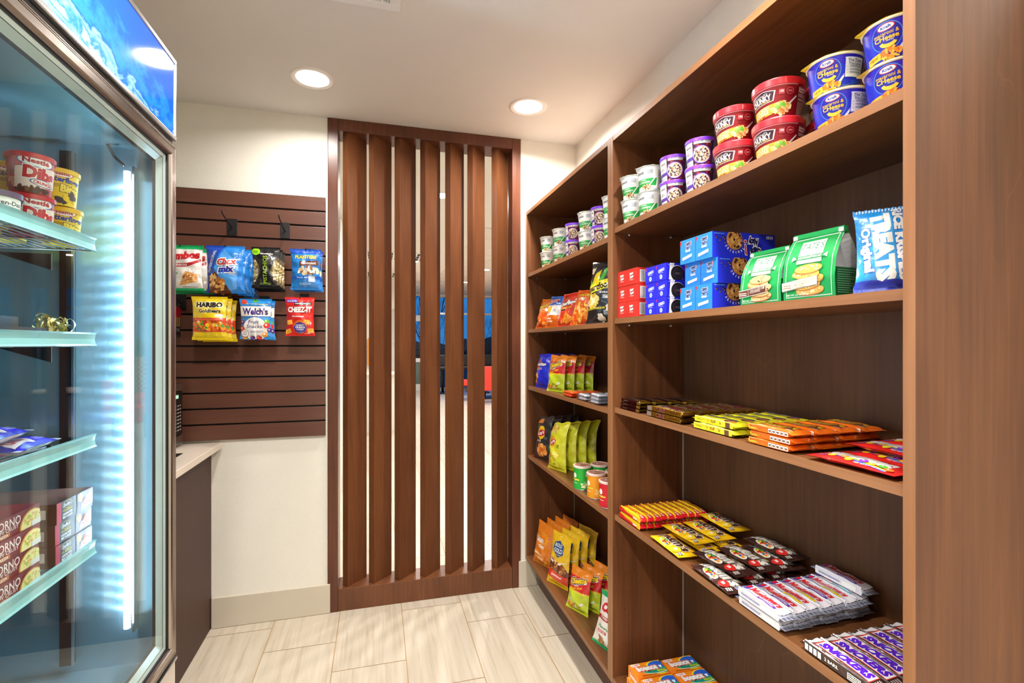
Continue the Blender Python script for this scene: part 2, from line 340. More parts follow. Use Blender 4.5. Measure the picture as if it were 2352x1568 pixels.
# soffit seen at the far right of the lobby
struct(box_obj('trim_4', (2.55, 6.2, 2.45, 8, 6.9, 2.82), M['grid']))
# ceiling grilles of the lobby
for i, (x, y) in enumerate([(.32, 8.3), (.28, 10.6)]):
    r_ = empty('ceiling_grille', (x, y, 2.818), ['long slotted ceiling grille over the lobby, nearer one seen between slats', 'long slotted ceiling grille over the lobby, farther one seen between slats'][i], 'vent', 'lobby ceiling grilles')
    g = G(); g.box(-.5, -.35, -.012, .5, .35, 0); g.obj('grille_plate', M['white'], r_)
    g = G()
    for k in range(14):
        for j in range(3): g.box(-.47+k*.07, -.3+j*.22, -.016, -.43+k*.07, -.14+j*.22, -.0125)
    g.obj('grille_slots', M['black'], r_)
# lobby downlights
for i, (x, y) in enumerate(LOBBY_LIGHTS[:5]):
    g = G(); z = 2.812 if y > 5 and x > 1.25 else 2.8205
    r_ = empty('lobby_downlight', (x, y, z), ['square lobby downlight between the fourth and fifth slats', 'small lobby downlight between the third and fourth slats', 'bright lobby downlight beside the right jamb of the screen', 'lobby downlight between the sixth and seventh slats', 'farthest lobby downlight between the fifth and sixth slats'][i], 'ceiling light', 'lobby downlights')
    rr = .085 if i != 1 else .05
    g.lathe([(rr+.025, -.001), (rr+.022, -.008), (rr, -.008), (rr, -.001)]); g.obj('trim_ring', M['trim'], r_)
    g = G(); g.lathe([(rr, -.004), (.0001, -.004)]); g.obj('lens', M['lens'], r_)
# bare trees outside
def tree(x, y, h, seed, label):
    random.seed(seed); g = G()
    def br(p, d, L, r, n):
        q = [p]; 
        for i in range(3): d = (d+Vector((random.uniform(-.2, .2), random.uniform(-.2, .2), random.uniform(-.02, .18)))).normalized(); q.append(q[-1]+d*L/3)
        g.tube(q, [r, r*.85, r*.75, r*.6], 5, caps=False)
        if n > 0:
            for k in range(3 if n > 2 else 4):
                br(q[random.choice((2, 3, 3))], (d+Vector((random.uniform(-.9, .9), random.uniform(-.9, .9), random.uniform(-.1, .7)))).normalized(), L*random.uniform(.6, .85), r*.55, n-1)
    br(Vector((0, 0, 0)), Vector((0, 0, 1)), h*.3, h*.008, 5)
    o = g.obj('bare_tree', M['bark']); o.location = (x, y, -.15); tag(o, label, 'tree', 'bare trees outside the lobby windows')
tree(2.3, 23, 4.6, 1, 'bare leafless tree outside, low behind the fourth window gap from the left')
tree(1.6, 20, 5.6, 5, 'bare leafless tree outside, branches beside the leftmost window gap')
tree(3.5, 26, 4.4, 3, 'bare leafless tree outside, between the fifth and sixth slats')
tree(5.1, 24, 3.6, 8, 'low bare leafless tree outside, between the sixth and seventh slats')
random.seed(5); g = G()
for k in range(60): a_ = -12+k*.75; g.sphere((a_, 34+random.uniform(-1, 1), random.uniform(.2, .7)), random.uniform(.9, 1.35), n=5)
tag(g.obj('hedge', M['ground']), 'dark hedge line outside below the dusk sky', 'hedge', kind='stuff')
# lobby furniture
def chair(x, y, rz, label):
    r_ = empty('dining_chair', (x, y, 0), label, 'chair', 'red lobby chairs', rz)
    g = G(); g.box(-.24, -.25, .36, .24, .25, .49, bev=.02); g.obj('seat', M['red'], r_)
    g = G(); g.box(-.24, .17, .30, .24, .26, .86, bev=.02); g.obj('backrest', M['red'], r_)
    for sx_ in (-1, 1):
        for sy_ in (-1, 1):
            g = G(); g.tube([(sx_*.20, sy_*.20, 0), (sx_*.20, sy_*.2, .37)], [.014, .022], 6); g.obj('leg', M['legs'], r_)
chair(2.52, 11.3, PI, 'red upholstered chair with its back turned, between the sixth and seventh slats')
chair(2.07, 12.0, PI/2, 'red upholstered chair seen side on, between the fifth and sixth slats')
chair(2.35, 8.25, -PI/2, 'nearest red upholstered chair, cut by the right jamb of the screen')
chair(3.3, 12.2, PI/2, 'farthest red upholstered chair, across the low table')
def table(x, y, h, w, label):
    r_ = empty('pedestal_table', (x, y, 0), label, 'table', 'lobby tables')
    g = G(); g.box(-w/2, -w/2, h-.03, w/2, w/2, h, bev=.005); g.obj('table_top', M['counter'] if h < .9 else M['legs'], r_)
    g = G(); g.tube([(0, 0, .03), (0, 0, h-.03)], .035, 10); g.obj('pedestal', M['black'], r_)
    g = G(); g.box(-.28, -.28, 0, .28, .28, .03, bev=.006); g.obj('base', M['black'], r_)
table(2.62, 12.3, .75, .55, 'low pedestal table between red chairs in the lobby')
table(3.05, 8.3, .75, .7, 'low pedestal table beside the nearest red chair')
table(2.75, 13.8, 1.05, .8, 'tall dark bar table before the lobby windows, right of the fifth slat')
table(1.75, 13.8, 1.05, .8, 'tall dark bar table before the lobby windows, left of the fifth slat')
def stool(x, y, label):
    r_ = empty('bar_stool', (x, y, 0), label, 'stool', 'dark bar stools')
    g = G(); g.box(-.2, -.2, .70, .2, .2, .78, bev=.02); g.obj('seat', M['black'], r_)
    g = G(); g.box(-.2, .15, .78, .2, .2, 1.08, bev=.015); g.obj('backrest', M['black'], r_)
    for a in (-1, 1):
        for b_ in (-1, 1): g = G(); g.tube([(a*.2, b_*.2, 0), (a*.17, b_*.17, .7)], .016, 6); g.obj('leg', M['black'], r_)
stool(1.75, 13.1, 'black bar stool at the left tall table by the lobby windows')
stool(2.3, 13.15, 'black bar stool between the two tall lobby tables')
stool(2.9, 13.1, 'black bar stool at the right tall table by the lobby windows')
# patterned banquette beyond
m, t, b = newmat('woven_pattern'); ck = nd(t, 'ShaderNodeTexChecker'); ck.inputs['Scale'].default_value = 22; ck.inputs[1].default_value = s2l('#c9b9a0')+(1,); ck.inputs[2].default_value = s2l('#8c4f36')+(1,)
c = nd(t, 'ShaderNodeTexCoord'); t.links.new(c.outputs['Object'], ck.inputs[0]); t.links.new(ck.outputs[0], b.inputs['Base Color']); M['pattern'] = m
r_ = empty('banquette', (3.15, 10.6, 0), 'patterned high-back banquette at the right edge of the screen', 'bench')
g = G(); g.box(-.35, -.6, 0, .35, .6, .45, bev=.02); g.obj('seat', M['red'], r_)
g = G(); g.box(-.35, .45, .45, .35, .6, 1.12, bev=.02); g.obj('backrest', M['pattern'], r_)
# white reception counter and orange panel
r_ = empty('reception_counter', (.0, 8.4, 0), 'long white reception counter seen between the left slats', 'counter')
g = G(); g.box(-.34, -.35, 0, .36, .35, .86); g.obj('counter_body', M['wall_white'], r_)
g = G(); g.box(-.345, -.38, .86, .38, .38, .90, bev=.004); g.obj('counter_top', M['counter'], r_)
tag(box_obj('wall_panel', (-.20, 11.30, .9, .0, 11.36, 1.5), M['orange']), 'orange wall panel in the lobby between the second and third slats', 'panel')
# ---------------------------------------------------------------- ceiling fittings of the room
for i, (x, y) in enumerate(DOWN):
    lab = ['round recessed downlight left of the slatted screen', 'round recessed downlight near the shelving corner', 'recessed downlight over the middle of the room, left', 'recessed downlight over the right shelving unit', 'recessed downlight behind the viewer, left', 'recessed downlight behind the viewer, right', 'rearmost round recessed downlight of the room'][i]
    r_ = empty('recessed_downlight', (x, y, CEIL), lab, 'ceiling light', 'recessed downlights of the room')
    g = G(); g.lathe([(.094, -.0005), (.092, -.005), (.085, -.006), (.072, -.003), (.068, -.002)], 64); g.obj('trim_ring', M['trim'], r_)
    g = G(); g.lathe([(.068, -.0025), (.0001, -.0025)], 48); g.obj('lens', M['lens'], r_)
r_ = empty('ceiling_vent', (-.209, 1.603, CEIL), 'white louvred air vent in the ceiling', 'vent')
x0, x1, y0, y1 = -.285, .285, -.165, .165
g = G(); g.box(x0, y0, -.008, x1, y0+.035, -.0003, bev=.0015); g.box(x0, y1-.035, -.008, x1, y1, -.0003, bev=.0015); g.box(x0, y0+.0352, -.008, x0+.035, y1-.0352, -.0003, bev=.0015); g.box(x1-.035, y0+.0352, -.008, x1, y1-.0352, -.0003, bev=.0015)
g.obj('vent_frame', M['white'], r_)
g = G()
for k in range(25):
    x = x0+.042+k*.0202; g.add([(x, y0+.036, -.0075), (x, y1-.036, -.0075), (x+.007, y1-.036, -.001), (x+.007, y0+.036, -.001), (x+.003, y0+.036, -.0075), (x+.003, y1-.036, -.0075)], [(0, 1, 2, 3), (0, 4, 5, 1), (4, 3, 2, 5)])
g.obj('louvres', M['white'], r_)
g = G(); g.box(x0+.03, y0+.03, -.0012, x1-.03, y1-.03, -.0006); g.obj('vent_backing', M['doorgrey'], r_)
# ---------------------------------------------------------------- slatted screen
SY = FY+.0; r_ = empty('slatted_screen', (.27, SY, 0), 'floor to ceiling brown timber screen of seven angled slats', 'screen')
def sc_part(name, b, mat, bev=.002): o = box_obj(name, b, mat, r_, bev); return o
sc_part('jamb', (-.247, SY-.012, 0, -.197, SY+.14, CEIL-.001), M['frame']); sc_part('jamb', (.737, SY-.012, 0, .787, SY+.14, CEIL-.001), M['frame'])
sc_part('head_rail', (-.1965, SY-.012, CEIL-.062, .7365, SY+.14, CEIL-.001), M['frame'])
sc_part('base_rail', (-.1965, SY-.010, 0, .7365, SY+.13, .115), M['slat'])
for k in range(7):
    x = (-.176, -.044, .089, .2255, .362, .4865, .626)[k]; t_ = .026; y = SY+.004
    e_ = (.093, .093, .092, .091, .090, .087, .084)[k]; g = G(); g.prism([(x, y+t_), (x+t_, y), (x+t_+e_, y+e_), (x+e_, y+t_+e_)], 2, .1152, CEIL-.0622)
    local(r_, g.obj('slat', M['slat'], r_))
# ---------------------------------------------------------------- slatwall
r_ = empty('slatwall_display', (-.82, FY, .917), 'brown grooved slatwall display panel on the far wall', 'display panel')
g = G(); g.box(-1.399, FY-.008, .917, -.2575, FY-.0005, 2.137); local(r_, g.obj('groove_backing', M['blackgap'], r_))
g = G()
for k in range(16):
    z = .917+k*.07625; g.box(-1.399, FY-.020, z+(.0045 if k else 0), -.2575, FY-.0082, z+.0717, bev=.0012)
local(r_, g.obj('slat_boards', M['slatwall'], r_))
# ---------------------------------------------------------------- counter, cabinet, microwave
tag(box_obj('base_cabinet', (-1.399, 1.72, 0, -.782, FY-.0005, .875), M['cabinet'], bev=.002), 'dark brown laminate base cabinet behind the cooler', 'cabinet')
tag(box_obj('countertop', (-1.399, 1.70, .8755, -.7325, FY-.021, .906), M['counter'], bev=.003), 'pale stone countertop carrying the microwave', 'countertop')
r_ = empty('microwave_oven', (-1.09, 2.39, .906), 'stainless steel microwave with black keypad on the counter', 'microwave')
g = G(); g.box(-1.30, 2.13, .918, -.90, 2.65, 1.203, bev=.004); local(r_, g.obj('casing', M['steel'], r_))
g = G(); g.box(-.8995, 2.13, .918, -.885, 2.50, 1.203, bev=.003); local(r_, g.obj('oven_door', M['black'], r_))
g = G(); g.box(-.8995, 2.505, .965, -.884, 2.648, 1.165, bev=.003); local(r_, g.obj('control_panel', M['black'], r_))
g = G(); g.box(-.8995, 2.505, .918, -.884, 2.65, .962, bev=.003); g.box(-.8995, 2.505, 1.168, -.884, 2.65, 1.203, bev=.003); local(r_, g.obj('front_trim', M['steel'], r_))
g = G()
for i in range(8):
    for j in range(4): g.box(-.8838, 2.535+j*.026, .985+i*.016, -.8832, 2.549+j*.026, .991+i*.016)
local(r_, g.obj('keypad', M['doorgrey'], r_))
g = G(); 
for (a, b_) in ((2.555, 2.558), (2.567, 2.578), (2.585, 2.596)): g.box(-.8838, a, 1.135, -.883, b_, 1.150)
local(r_, g.obj('clock_digits', emis('green_digits', (.2, 1, .3), 2), r_))
for x in (-1.27, -.93):
    for y in (2.17, 2.6): g = G(); g.tube([(x, y, .9062), (x, y, .9178)], .014, 10); local(r_, g.obj('foot', M['black'], r_))
tag(box_obj('counter_mat', (-.98, 2.25, .9062, -.82, 2.46, .9085), M['black']), 'small black mat on the counter before the microwave', 'mat')
# ---------------------------------------------------------------- shelving units
XF, XB, PT = .815, 1.105, .019
def unit(ya, yb, levels, label, holes):
    """ya = near side, yb = far side"""
    r_ = empty('shelving_unit', ((XF+XB)/2, (ya+yb)/2, 0), label, 'shelving')
    for k, (a, b_) in enumerate(((ya, ya+PT), (yb-PT, yb))):
        g = G(); g.box(XF+.0008, a, .166, XB, b_, 2.133, 0); g.box(XF-.0004, a, .166, XF+.0006, b_, 2.133, 1)
        yy = a+PT+.0002 if k == 0 else a-.0002
        for z in np.arange(.30, 2.08, .032*2):
            for x in (XF+.05, XB-.055):
                n = 8; pts = [(x+.0015*math.cos(q*2*PI/n), yy, z+.0015*math.sin(q*2*PI/n)) for q in range(n)]
                g.add(pts, [tuple(range(n))] if k else [tuple(range(n))[::-1]], 2)
        local(r_, g.obj('side_panel', [M['woodV'], M['woodEV'], M['blackgap']], r_))
    box_obj('back_panel', (XB+.0002, ya, .166, XB+.010, yb, 2.133), M['woodB'], r_)
    def shelf(nm, z1, xf=XF+.008):
        g = G(); g.box(xf+.0008, ya+PT+.0003, z1-PT, XB, yb-PT-.0003, z1); g.box(xf-.0004, ya+PT+.0003, z1-PT, xf+.0006, yb-PT-.0003, z1, 1)
        local(r_, g.obj(nm, [M['woodH'], M['woodE']], r_))
    shelf('top_panel', 2.1325, XF+.0005)
    for z in levels[:-1]:
        shelf('shelf', z)
        for (y_, s_) in ((ya+PT, 1), (yb-PT, -1)):
            for x in (XF+.06, XB-.06):
                g = G(); g.tube([(x, y_+s_*.001, z-PT-.006), (x, y_+s_*.016, z-PT-.006)], .003, 8); g.box(x-.004, min(y_+s_*.002, y_+s_*.014), z-PT-.004, x+.004, max(y_+s_*.002, y_+s_*.014), z-PT-.0005)
                local(r_, g.obj('shelf_pin', M['alum'], r_))
    shelf('bottom_shelf', levels[-1], XF+.0005)
    box_obj('toe_kick', (XF+.075, ya, 0, XB, yb-(.0 if ya < 1 else .02), .1655), M['frame'], r_)
    g = G()
    for y_ in (yb-PT-.0025,): g.box(XB-.0035, y_, levels[-1]+.001, XB-.0005, y_+.002, 1.14)
    local(r_, g.obj('corner_bead', M['doorgrey'], r_))
    return r_
LV = [1.781, 1.466, 1.146, .757, .185]; RV = [1.802, 1.477, 1.158, .773, .188]
unit(.583, 1.6375, RV, 'near brown wooden shelving unit with candy bars on the right wall', 1)
unit(1.6385, 2.699, LV, 'far brown wooden shelving unit with chip bags beside the screen', 1)
# ---------------------------------------------------------------- glass door cooler
XD = -.573; Y0c, Y1c = .84, 1.640
r_ = empty('glass_door_cooler', (-.95, 1.24, 0), 'tall lit glass-door freezer with blue icy header sign', 'cooler')
def cp(name, b, mat, bev=0): return box_obj(name, b, mat, r_, bev)
g = G(); g.box(-1.36, Y0c, .03, -.60, Y0c+.04, 1.985); g.box(-1.36, Y1c-.04, .03, -.60, Y1c, 1.985); g.box(-1.36, Y0c+.04, .03, -1.32, Y1c-.04, 1.985); g.box(-1.32, Y0c+.04, 1.93, -.60, Y1c-.04, 1.985); g.box(-1.32, Y0c+.04, .03, -.60, Y1c-.04, .50)
local(r_, g.obj('cabinet_shell', M['black'], r_))
g = G(); e_ = .0012
g.add([(-1.32+e_, Y1c-.04-e_, .50), (-.602, Y1c-.04-e_, .50), (-.602, Y1c-.04-e_, 1.93), (-1.32+e_, Y1c-.04-e_, 1.93)], [(0, 1, 2, 3)])
g.add([(-1.32+e_, Y0c+.04+e_, .50), (-.602, Y0c+.04+e_, .50), (-.602, Y0c+.04+e_, 1.93), (-1.32+e_, Y0c+.04+e_, 1.93)], [(3, 2, 1, 0)])
g.add([(-1.32+e_, Y0c+.04, .50), (-1.32+e_, Y1c-.04, .50), (-1.32+e_, Y1c-.04, 1.93), (-1.32+e_, Y0c+.04, 1.93)], [(0, 1, 2, 3)])
g.add([(-1.32, Y0c+.04, 1.93-e_), (-.602, Y0c+.04, 1.93-e_), (-.602, Y1c-.04, 1.93-e_), (-1.32, Y1c-.04, 1.93-e_)], [(3, 2, 1, 0)])
g.add([(-1.32, Y0c+.04, .50+e_), (-.602, Y0c+.04, .50+e_), (-.602, Y1c-.04, .50+e_), (-1.32, Y1c-.04, .50+e_)], [(0, 1, 2, 3)])
ln = local(r_, g.obj('liner', M['liner'], r_)); uvl = ln.data.uv_layers.new(name='brush')
for lp in ln.data.loops:
    co = ln.data.vertices[lp.vertex_index].co; pf = co; uvl.data[lp.index].uv = (co.x+co.y*.37, co.z+co.y*.63)
# header sign
cp('header_box', (-1.36, Y0c, 1.986, -.575, Y1c, 2.20), M['black'])
g = G(); x_ = -.562
g.box(-.575, Y0c, 1.972, x_, Y1c, 1.984, bev=.002); g.box(-.575, Y0c, 2.192, x_, Y1c, 2.204, bev=.002); g.box(-.575, Y0c, 1.984, x_, Y0c+.012, 2.192, bev=.002); g.box(-.575, Y1c-.010, 1.984, x_, Y1c, 2.192, bev=.002)
local(r_, g.obj('sign_frame', M['alum'], r_))
g = G(); g.box(-.5745, Y0c+.012, 1.984, x_-.003, Y1c-.010, 2.192); local(r_, g.obj('sign_panel', M['sign'], r_))
cp('header_recess', (-.60, Y0c+.002, 1.958, -.572, Y1c-.002, 1.971), M['bronzeD'])
# door with frame, gasket, glass
dz0, dz1 = .490, 1.955
g = G(); a = .036
prof = [(0, 0), (.010, 0), (.012, .003), (.022, .003), (.024, .0), (.028, -.003), (.036, -.004)]
def ring(g, o0, x0, o1, x1, m=0):       # rectangular ring between two insets of the door outline
    def rc(o, x): return [(x, Y0c+o, dz0+o), (x, Y1c-o, dz0+o), (x, Y1c-o, dz1-o), (x, Y0c+o, dz1-o)]
    v = rc(o0, x0)+rc(o1, x1); g.add(v, [(i, (i+1) % 4, (i+1) % 4+4, i+4) for i in range(4)], m)
XFc = -.563
pts = [(0, -.600), (0, XFc-.006), (.001, XFc-.001), (.003, XFc), (.005, XFc), (.0055, XFc-.002), (.0065, XFc-.002), (.007, XFc), (.009, XFc), (.0095, XFc-.002), (.0105, XFc-.002), (.011, XFc), (.027, XFc), (.030, XFc-.003), (.033, XFc-.008)]
for (a0, b0), (a1, b1) in zip(pts, pts[1:]): ring(g, a0, b0, a1, b1)
door = local(r_, g.obj('door', M['bronze'], r_))
g = G(); ring(g, .033, XFc-.008, .036, XFc-.010, 1); ring(g, .036, XFc-.010, .037, XFc-.016, 1); ring(g, .037, XFc-.014, .046, XFc-.017); ring(g, .046, XFc-.017, .047, XFc-.020, 1); ring(g, .047, XFc-.018, .060, XFc-.030); ring(g, .060, XFc-.030, .064, XFc-.036, 1)
g.obj('gasket', [M['gasket'], M['black']], door)
g = G(); g.box(XFc-.018, Y0c+.036, dz0+.036, XFc-.013, Y1c-.036, dz1-.036); g.obj('glass_pane', M['glass'], door)
g = G(); g.box(-.595, Y0c+.02, dz1+.0005, -.57, Y1c-.005, dz1+.002); local(r_, g.obj('door_gap', M['black'], r_))
# plinth grille panel, hinge
cp('lower_panel', (-.60, Y0c+.004, .06, -.564, Y1c-.004, .474), M['panelgrey'], .003)
cp('lower_trim', (-.60, Y0c, .4745, -.560, Y1c, .482), M['alum'], .001)
g = G(); g.prism([(Y1c-.03, .483), (Y1c+.004, .483), (Y1c+.012, .500), (Y1c+.012, .525), (Y1c+.006, .530), (Y1c+.001, .528), (Y1c+.001, .489), (Y1c-.03, .489)], 0, -.598, -.570); local(r_, g.obj('hinge', M['black'], r_))
for x in (-1.3, -.66):
    for y in (Y0c+.06, Y1c-.06): g = G(); g.tube([(x, y, 0), (x, y, .03)], .02, 10); local(r_, g.obj('foot', M['black'], r_))
g = G(); g.tube([(-.650, 1.556, .622), (-.650, 1.556, 1.85)], .0078, 12); local(r_, g.obj('light_tube', M['led'], r_))
g = G()
for k in range(36): g.sphere((-.651, 1.569, .64+k*.0340), .0038, n=4)
local(r_, g.obj('light_diodes', emis('led_points', (.58, .79, 1), 850), r_))
cp('light_mount', (-.645, 1.572, .60, -.641, 1.598, 1.87), M['alum'])
g = G(); g.tube([(-.665, 1.575, 1.87), (-.69, 1.58, 1.895), (-.71, 1.59, 1.93)], .004, 6); local(r_, g.obj('light_cable', M['black'], r_))
for xx in (-.80, -1.22):
    for yy in ((1.580, 1.597), (.882, .899)): cp('pilaster', (xx-.014, yy[0], .53, xx+.014, yy[1], 1.90), M['black'])
cp('pilaster_strip', (-.786, 1.577, .53, -.780, 1.5795, 1.90), M['alum'])
SH = [1.649, 1.414, 1.163, .898]
for z in SH:
    xs = -.678; y0s, y1s = Y0c+.06, 1.465
    g = G()
    for k in range(30): x = -1.25+k*.0195; g.tube([(x, y0s, z-.028), (x, y1s, z-.028)], .0016, 5)
    for y in np.linspace(y0s+.01, y1s-.01, 5): g.tube([(-1.26, y, z-.032), (xs-.006, y, z-.032)], .0025, 5)
    wsh = local(r_, g.obj('wire_shelf', M['wire'], r_))
    g = G(); g.prism([(xs-.006, z), (xs+.002, z), (xs-.001, z-.004), (xs-.003, z-.016), (xs-.001, z-.028), (xs+.002, z-.032), (xs-.006, z-.032)], 1, y0s, y1s)
    g.obj('price_rail', M['rail'], wsh)
    g = G(); g.prism([(-.80, z-.034), (-.80, z-.075), (-.92, z-.034)], 1, 1.520, 1.524); g.obj('bracket', M['black'], wsh)
# ---------------------------------------------------------------- printed packaging
_tc = {}
def text_tris(s, bold, res=2):
    k = (s, round(bold, 3))
    if k in _tc: return _tc[k]
    cu = bpy.data.curves.new('t', 'FONT'); cu.body = s; cu.size = 1; cu.offset = bold; cu.resolution_u = res
    o = bpy.data.objects.new('t', cu); me = o.to_mesh()
    v = np.array([p.co[:2] for p in me.vertices]); me.calc_loop_triangles(); f = [tuple(t.vertices) for t in me.loop_triangles]
    o.to_mesh_clear(); bpy.data.objects.remove(o); bpy.data.curves.remove(cu)
    _tc[k] = (v, f); return _tc[k]
class Art:
    """flat artwork in units of 1/100 panel width; x in -50..50, y from 0 up"""
    def __init__(s, w, h, xmax=50): s.u = w/100; s.H = h/w*100; s.e = []; s.xm = xmax; s.lay = 0
    def _a(s, v, f, col, lift=True):
        if lift: s.lay += 1
        s.e.append((np.array(v, float).reshape(-1, 2), f, s2l(col), s.lay)); return s
    def P(s, pts, col, lift=True):
        t = tessellate_polygon([[Vector((a, b, 0)) for a, b in pts]]); return s._a(pts, [tuple(q) for q in t], col, lift)
    def R(s, x0, y0, x1, y1, col, rot=0, lift=True):
        cx, cy = (x0+x1)/2, (y0+y1)/2; c_, s_ = math.cos(math.radians(rot)), math.sin(math.radians(rot))
        p = [(cx+(a-cx)*c_-(b-cy)*s_, cy+(a-cx)*s_+(b-cy)*c_) for a, b in ((x0, y0), (x1, y0), (x1, y1), (x0, y1))]
        return s._a(p, [(0, 1, 2), (0, 2, 3)], col, lift)
    def E(s, cx, cy, rx, ry, col, rot=0, n=24, lift=True):
        c_, s_ = math.cos(math.radians(rot)), math.sin(math.radians(rot))
        p = [(cx+rx*math.cos(t)*c_-ry*math.sin(t)*s_, cy+rx*math.cos(t)*s_+ry*math.sin(t)*c_) for t in np.linspace(0, 2*PI, n, endpoint=False)]
        return s._a([(cx, cy)]+p, [(0, i+1, (i+1) % n+1) for i in range(n)], col, lift)
    def T(s, t, cx, cy, w, h, col, b=.0, sh=0, rot=0, ol=None, ol2=None):
        """text fitted to the box w x h; outlines drawn beneath"""
        v0, f0 = text_tris(t, b)
        if len(v0) == 0: return s
        mn, mx = v0.min(0), v0.max(0); sc = np.array([w, h])/(mx-mn); c0 = (mn+mx)/2
        c_, s_ = math.cos(math.radians(rot)), math.sin(math.radians(rot))
        def put(v, f, col):
            p = (v-c0)*sc; p = p+np.stack([p[:, 1]*sh, 0*p[:, 1]], 1)
            p = np.stack([cx+p[:, 0]*c_-p[:, 1]*s_, cy+p[:, 0]*s_+p[:, 1]*c_], 1); s._a(p, f, col)
        for o in (ol2, ol):
            if o: v, f = text_tris(t, b+o[1]); put(v, f, o[0])
        put(v0, f0, col); return s
    def B(s, cx, cy, rx, ry, n, size, cols, seed=0, asp=.6, sq=False):
        """pile of food pieces inside an ellipse (or a box when sq)"""
        r = random.Random(seed); s.lay += 1
        for i in range(n):
            if sq: x, y = r.uniform(-1, 1), r.uniform(-1, 1)
            else: a = r.random()*2*PI; q = math.sqrt(r.random()); x, y = q*math.cos(a), q*math.sin(a)
            sz = size*r.uniform(.6, 1.2); m = 7; rot = r.random()*PI; col = r.choice(cols); s.lay += .12
            p = []
            for k in range(m):
                t = 2*PI*k/m; a, b = sz*math.cos(t)*r.uniform(.8, 1.15), sz*asp*math.sin(t)*r.uniform(.8, 1.15)
                p.append((cx+x*rx+a*math.cos(rot)-b*math.sin(rot), cy+y*ry+a*math.sin(rot)+b*math.cos(rot)))
            s._a([(sum(q[0] for q in p)/m, sum(q[1] for q in p)/m)]+p, [(0, k+1, (k+1) % m+1) for k in range(m)], col, False)
        s.lay = math.ceil(s.lay); return s
    def F(s, x0, y0, x1, y1, rows, col, seed=0, fill=.5):
        """rows of unreadable fine print"""
        r = random.Random(seed); s.lay += 1; dy = (y1-y0)/rows
        for i in range(rows):
            y = y1-(i+.5)*dy; x = x0
            while x < x1:
                L = r.uniform(.04, .16)*(x1-x0); xe = min(x1, x+L); s.R(x, y-dy*fill/2, xe, y+dy*fill/2, col, lift=False); x = xe+.02*(x1-x0)
        return s
    def Z(s, x0, x1, y0, y1, n, col, seed=0):
        """block whose top edge is jagged"""
        r = random.Random(seed); p = [(x0, y0)]+[(x0+(x1-x0)*i/n, y1+(r.uniform(1, 4) if i % 2 else -r.uniform(0, 2))) for i in range(n+1)]+[(x1, y0)]
        n_ = len(p); s.lay += 1
        for i in range(n): a, b = p[i+1], p[i+2]; s._a([(a[0], y0), (b[0], y0), b, a], [(0, 1, 2), (0, 2, 3)], col, False)
        return s
EPS = .00009; LIFT = .00025
def wrap(art, S, cx=None, cy=None, bounds=None):
    """cut artwork along a grid, map it on surface S(xy)->(pos, nrm) in metres"""
    V = []; F = []; C = []; u = art.u
    x0, y0, x1, y1 = bounds or (-50*u, 0, 50*u, art.H*u)
    for v, f, col, lay in art.e:
        q = v*u; mn, mx = q.min(0), q.max(0)
        need = []
        if mn[0] < x0: need.append((0, x0, -1))
        if mx[0] > x1: need.append((0, x1, 1))
        if mn[1] < y0: need.append((1, y0, -1))
        if mx[1] > y1: need.append((1, y1, 1))
        cut = []
        for ax, st in ((0, cx), (1, cy)):
            if st:
                o = x0 if ax == 0 else y0
                for k in range(int(math.floor((mn[ax]-o)/st))+1, int(math.ceil((mx[ax]-o)/st))): cut.append((ax, o+k*st))
        if need or cut:
            bm = bmesh.new(); vs = [bm.verts.new((a, b, 0)) for a, b in q]
            for t in f:
                try: bm.faces.new([vs[i] for i in t])
                except ValueError: pass
            for ax, p, sg in need:
                co = (p, 0, 0) if ax == 0 else (0, p, 0); no = ((1, 0, 0) if ax == 0 else (0, 1, 0)); no = tuple(sg*k for k in no)
                bmesh.ops.bisect_plane(bm, geom=bm.verts[:]+bm.edges[:]+bm.faces[:], plane_co=co, plane_no=no, clear_outer=True)
            for ax, p in cut:
                bmesh.ops.bisect_plane(bm, geom=bm.verts[:]+bm.edges[:]+bm.faces[:], plane_co=(p, 0, 0) if ax == 0 else (0, p, 0), plane_no=(1, 0, 0) if ax == 0 else (0, 1, 0))
            bm.verts.ensure_lookup_table(); bm.verts.index_update()
            q = np.array([w.co[:2] for w in bm.verts]).reshape(-1, 2); f = [tuple(w.index for w in p.verts) for p in bm.faces]; bm.free()
            if not len(f): continue
        pos, nr = S(q); pos = pos+nr*(LIFT+EPS*lay)
        n = len(V); V += [tuple(p) for p in pos]; F += [tuple(i+n for i in t) for t in f]; C += [col]*len(f)
    return V, F, C
class Pk(G):
    """printed mesh: G plus a colour per face"""
    def __init__(s): super().__init__(); s.c = []
    def col(s, c): s.c += [s2l(c)]*(len(s.f)-len(s.c)); return s
    def art(s, art, S, cx=None, cy=None, bounds=None, flip=False):
        V, F, C = wrap(art, S, cx, cy, bounds)
        s.add(V, [t[::-1] for t in F] if flip else F, 0, True); s.c += C; return s
    def mesh(s, name, mat):
        me = bpy.data.meshes.new(name); me.from_pydata(s.v, [], s.f); me.materials.append(mat)
        me.polygons.foreach_set('use_smooth', s.sm)
        a = me.color_attributes.new('print', 'FLOAT_COLOR', 'CORNER'); arr = []
        for p, c in zip(s.f, s.c): arr += [c[0], c[1], c[2], 1.0]*len(p)
        a.data.foreach_set('color', arr); me.update(); return me
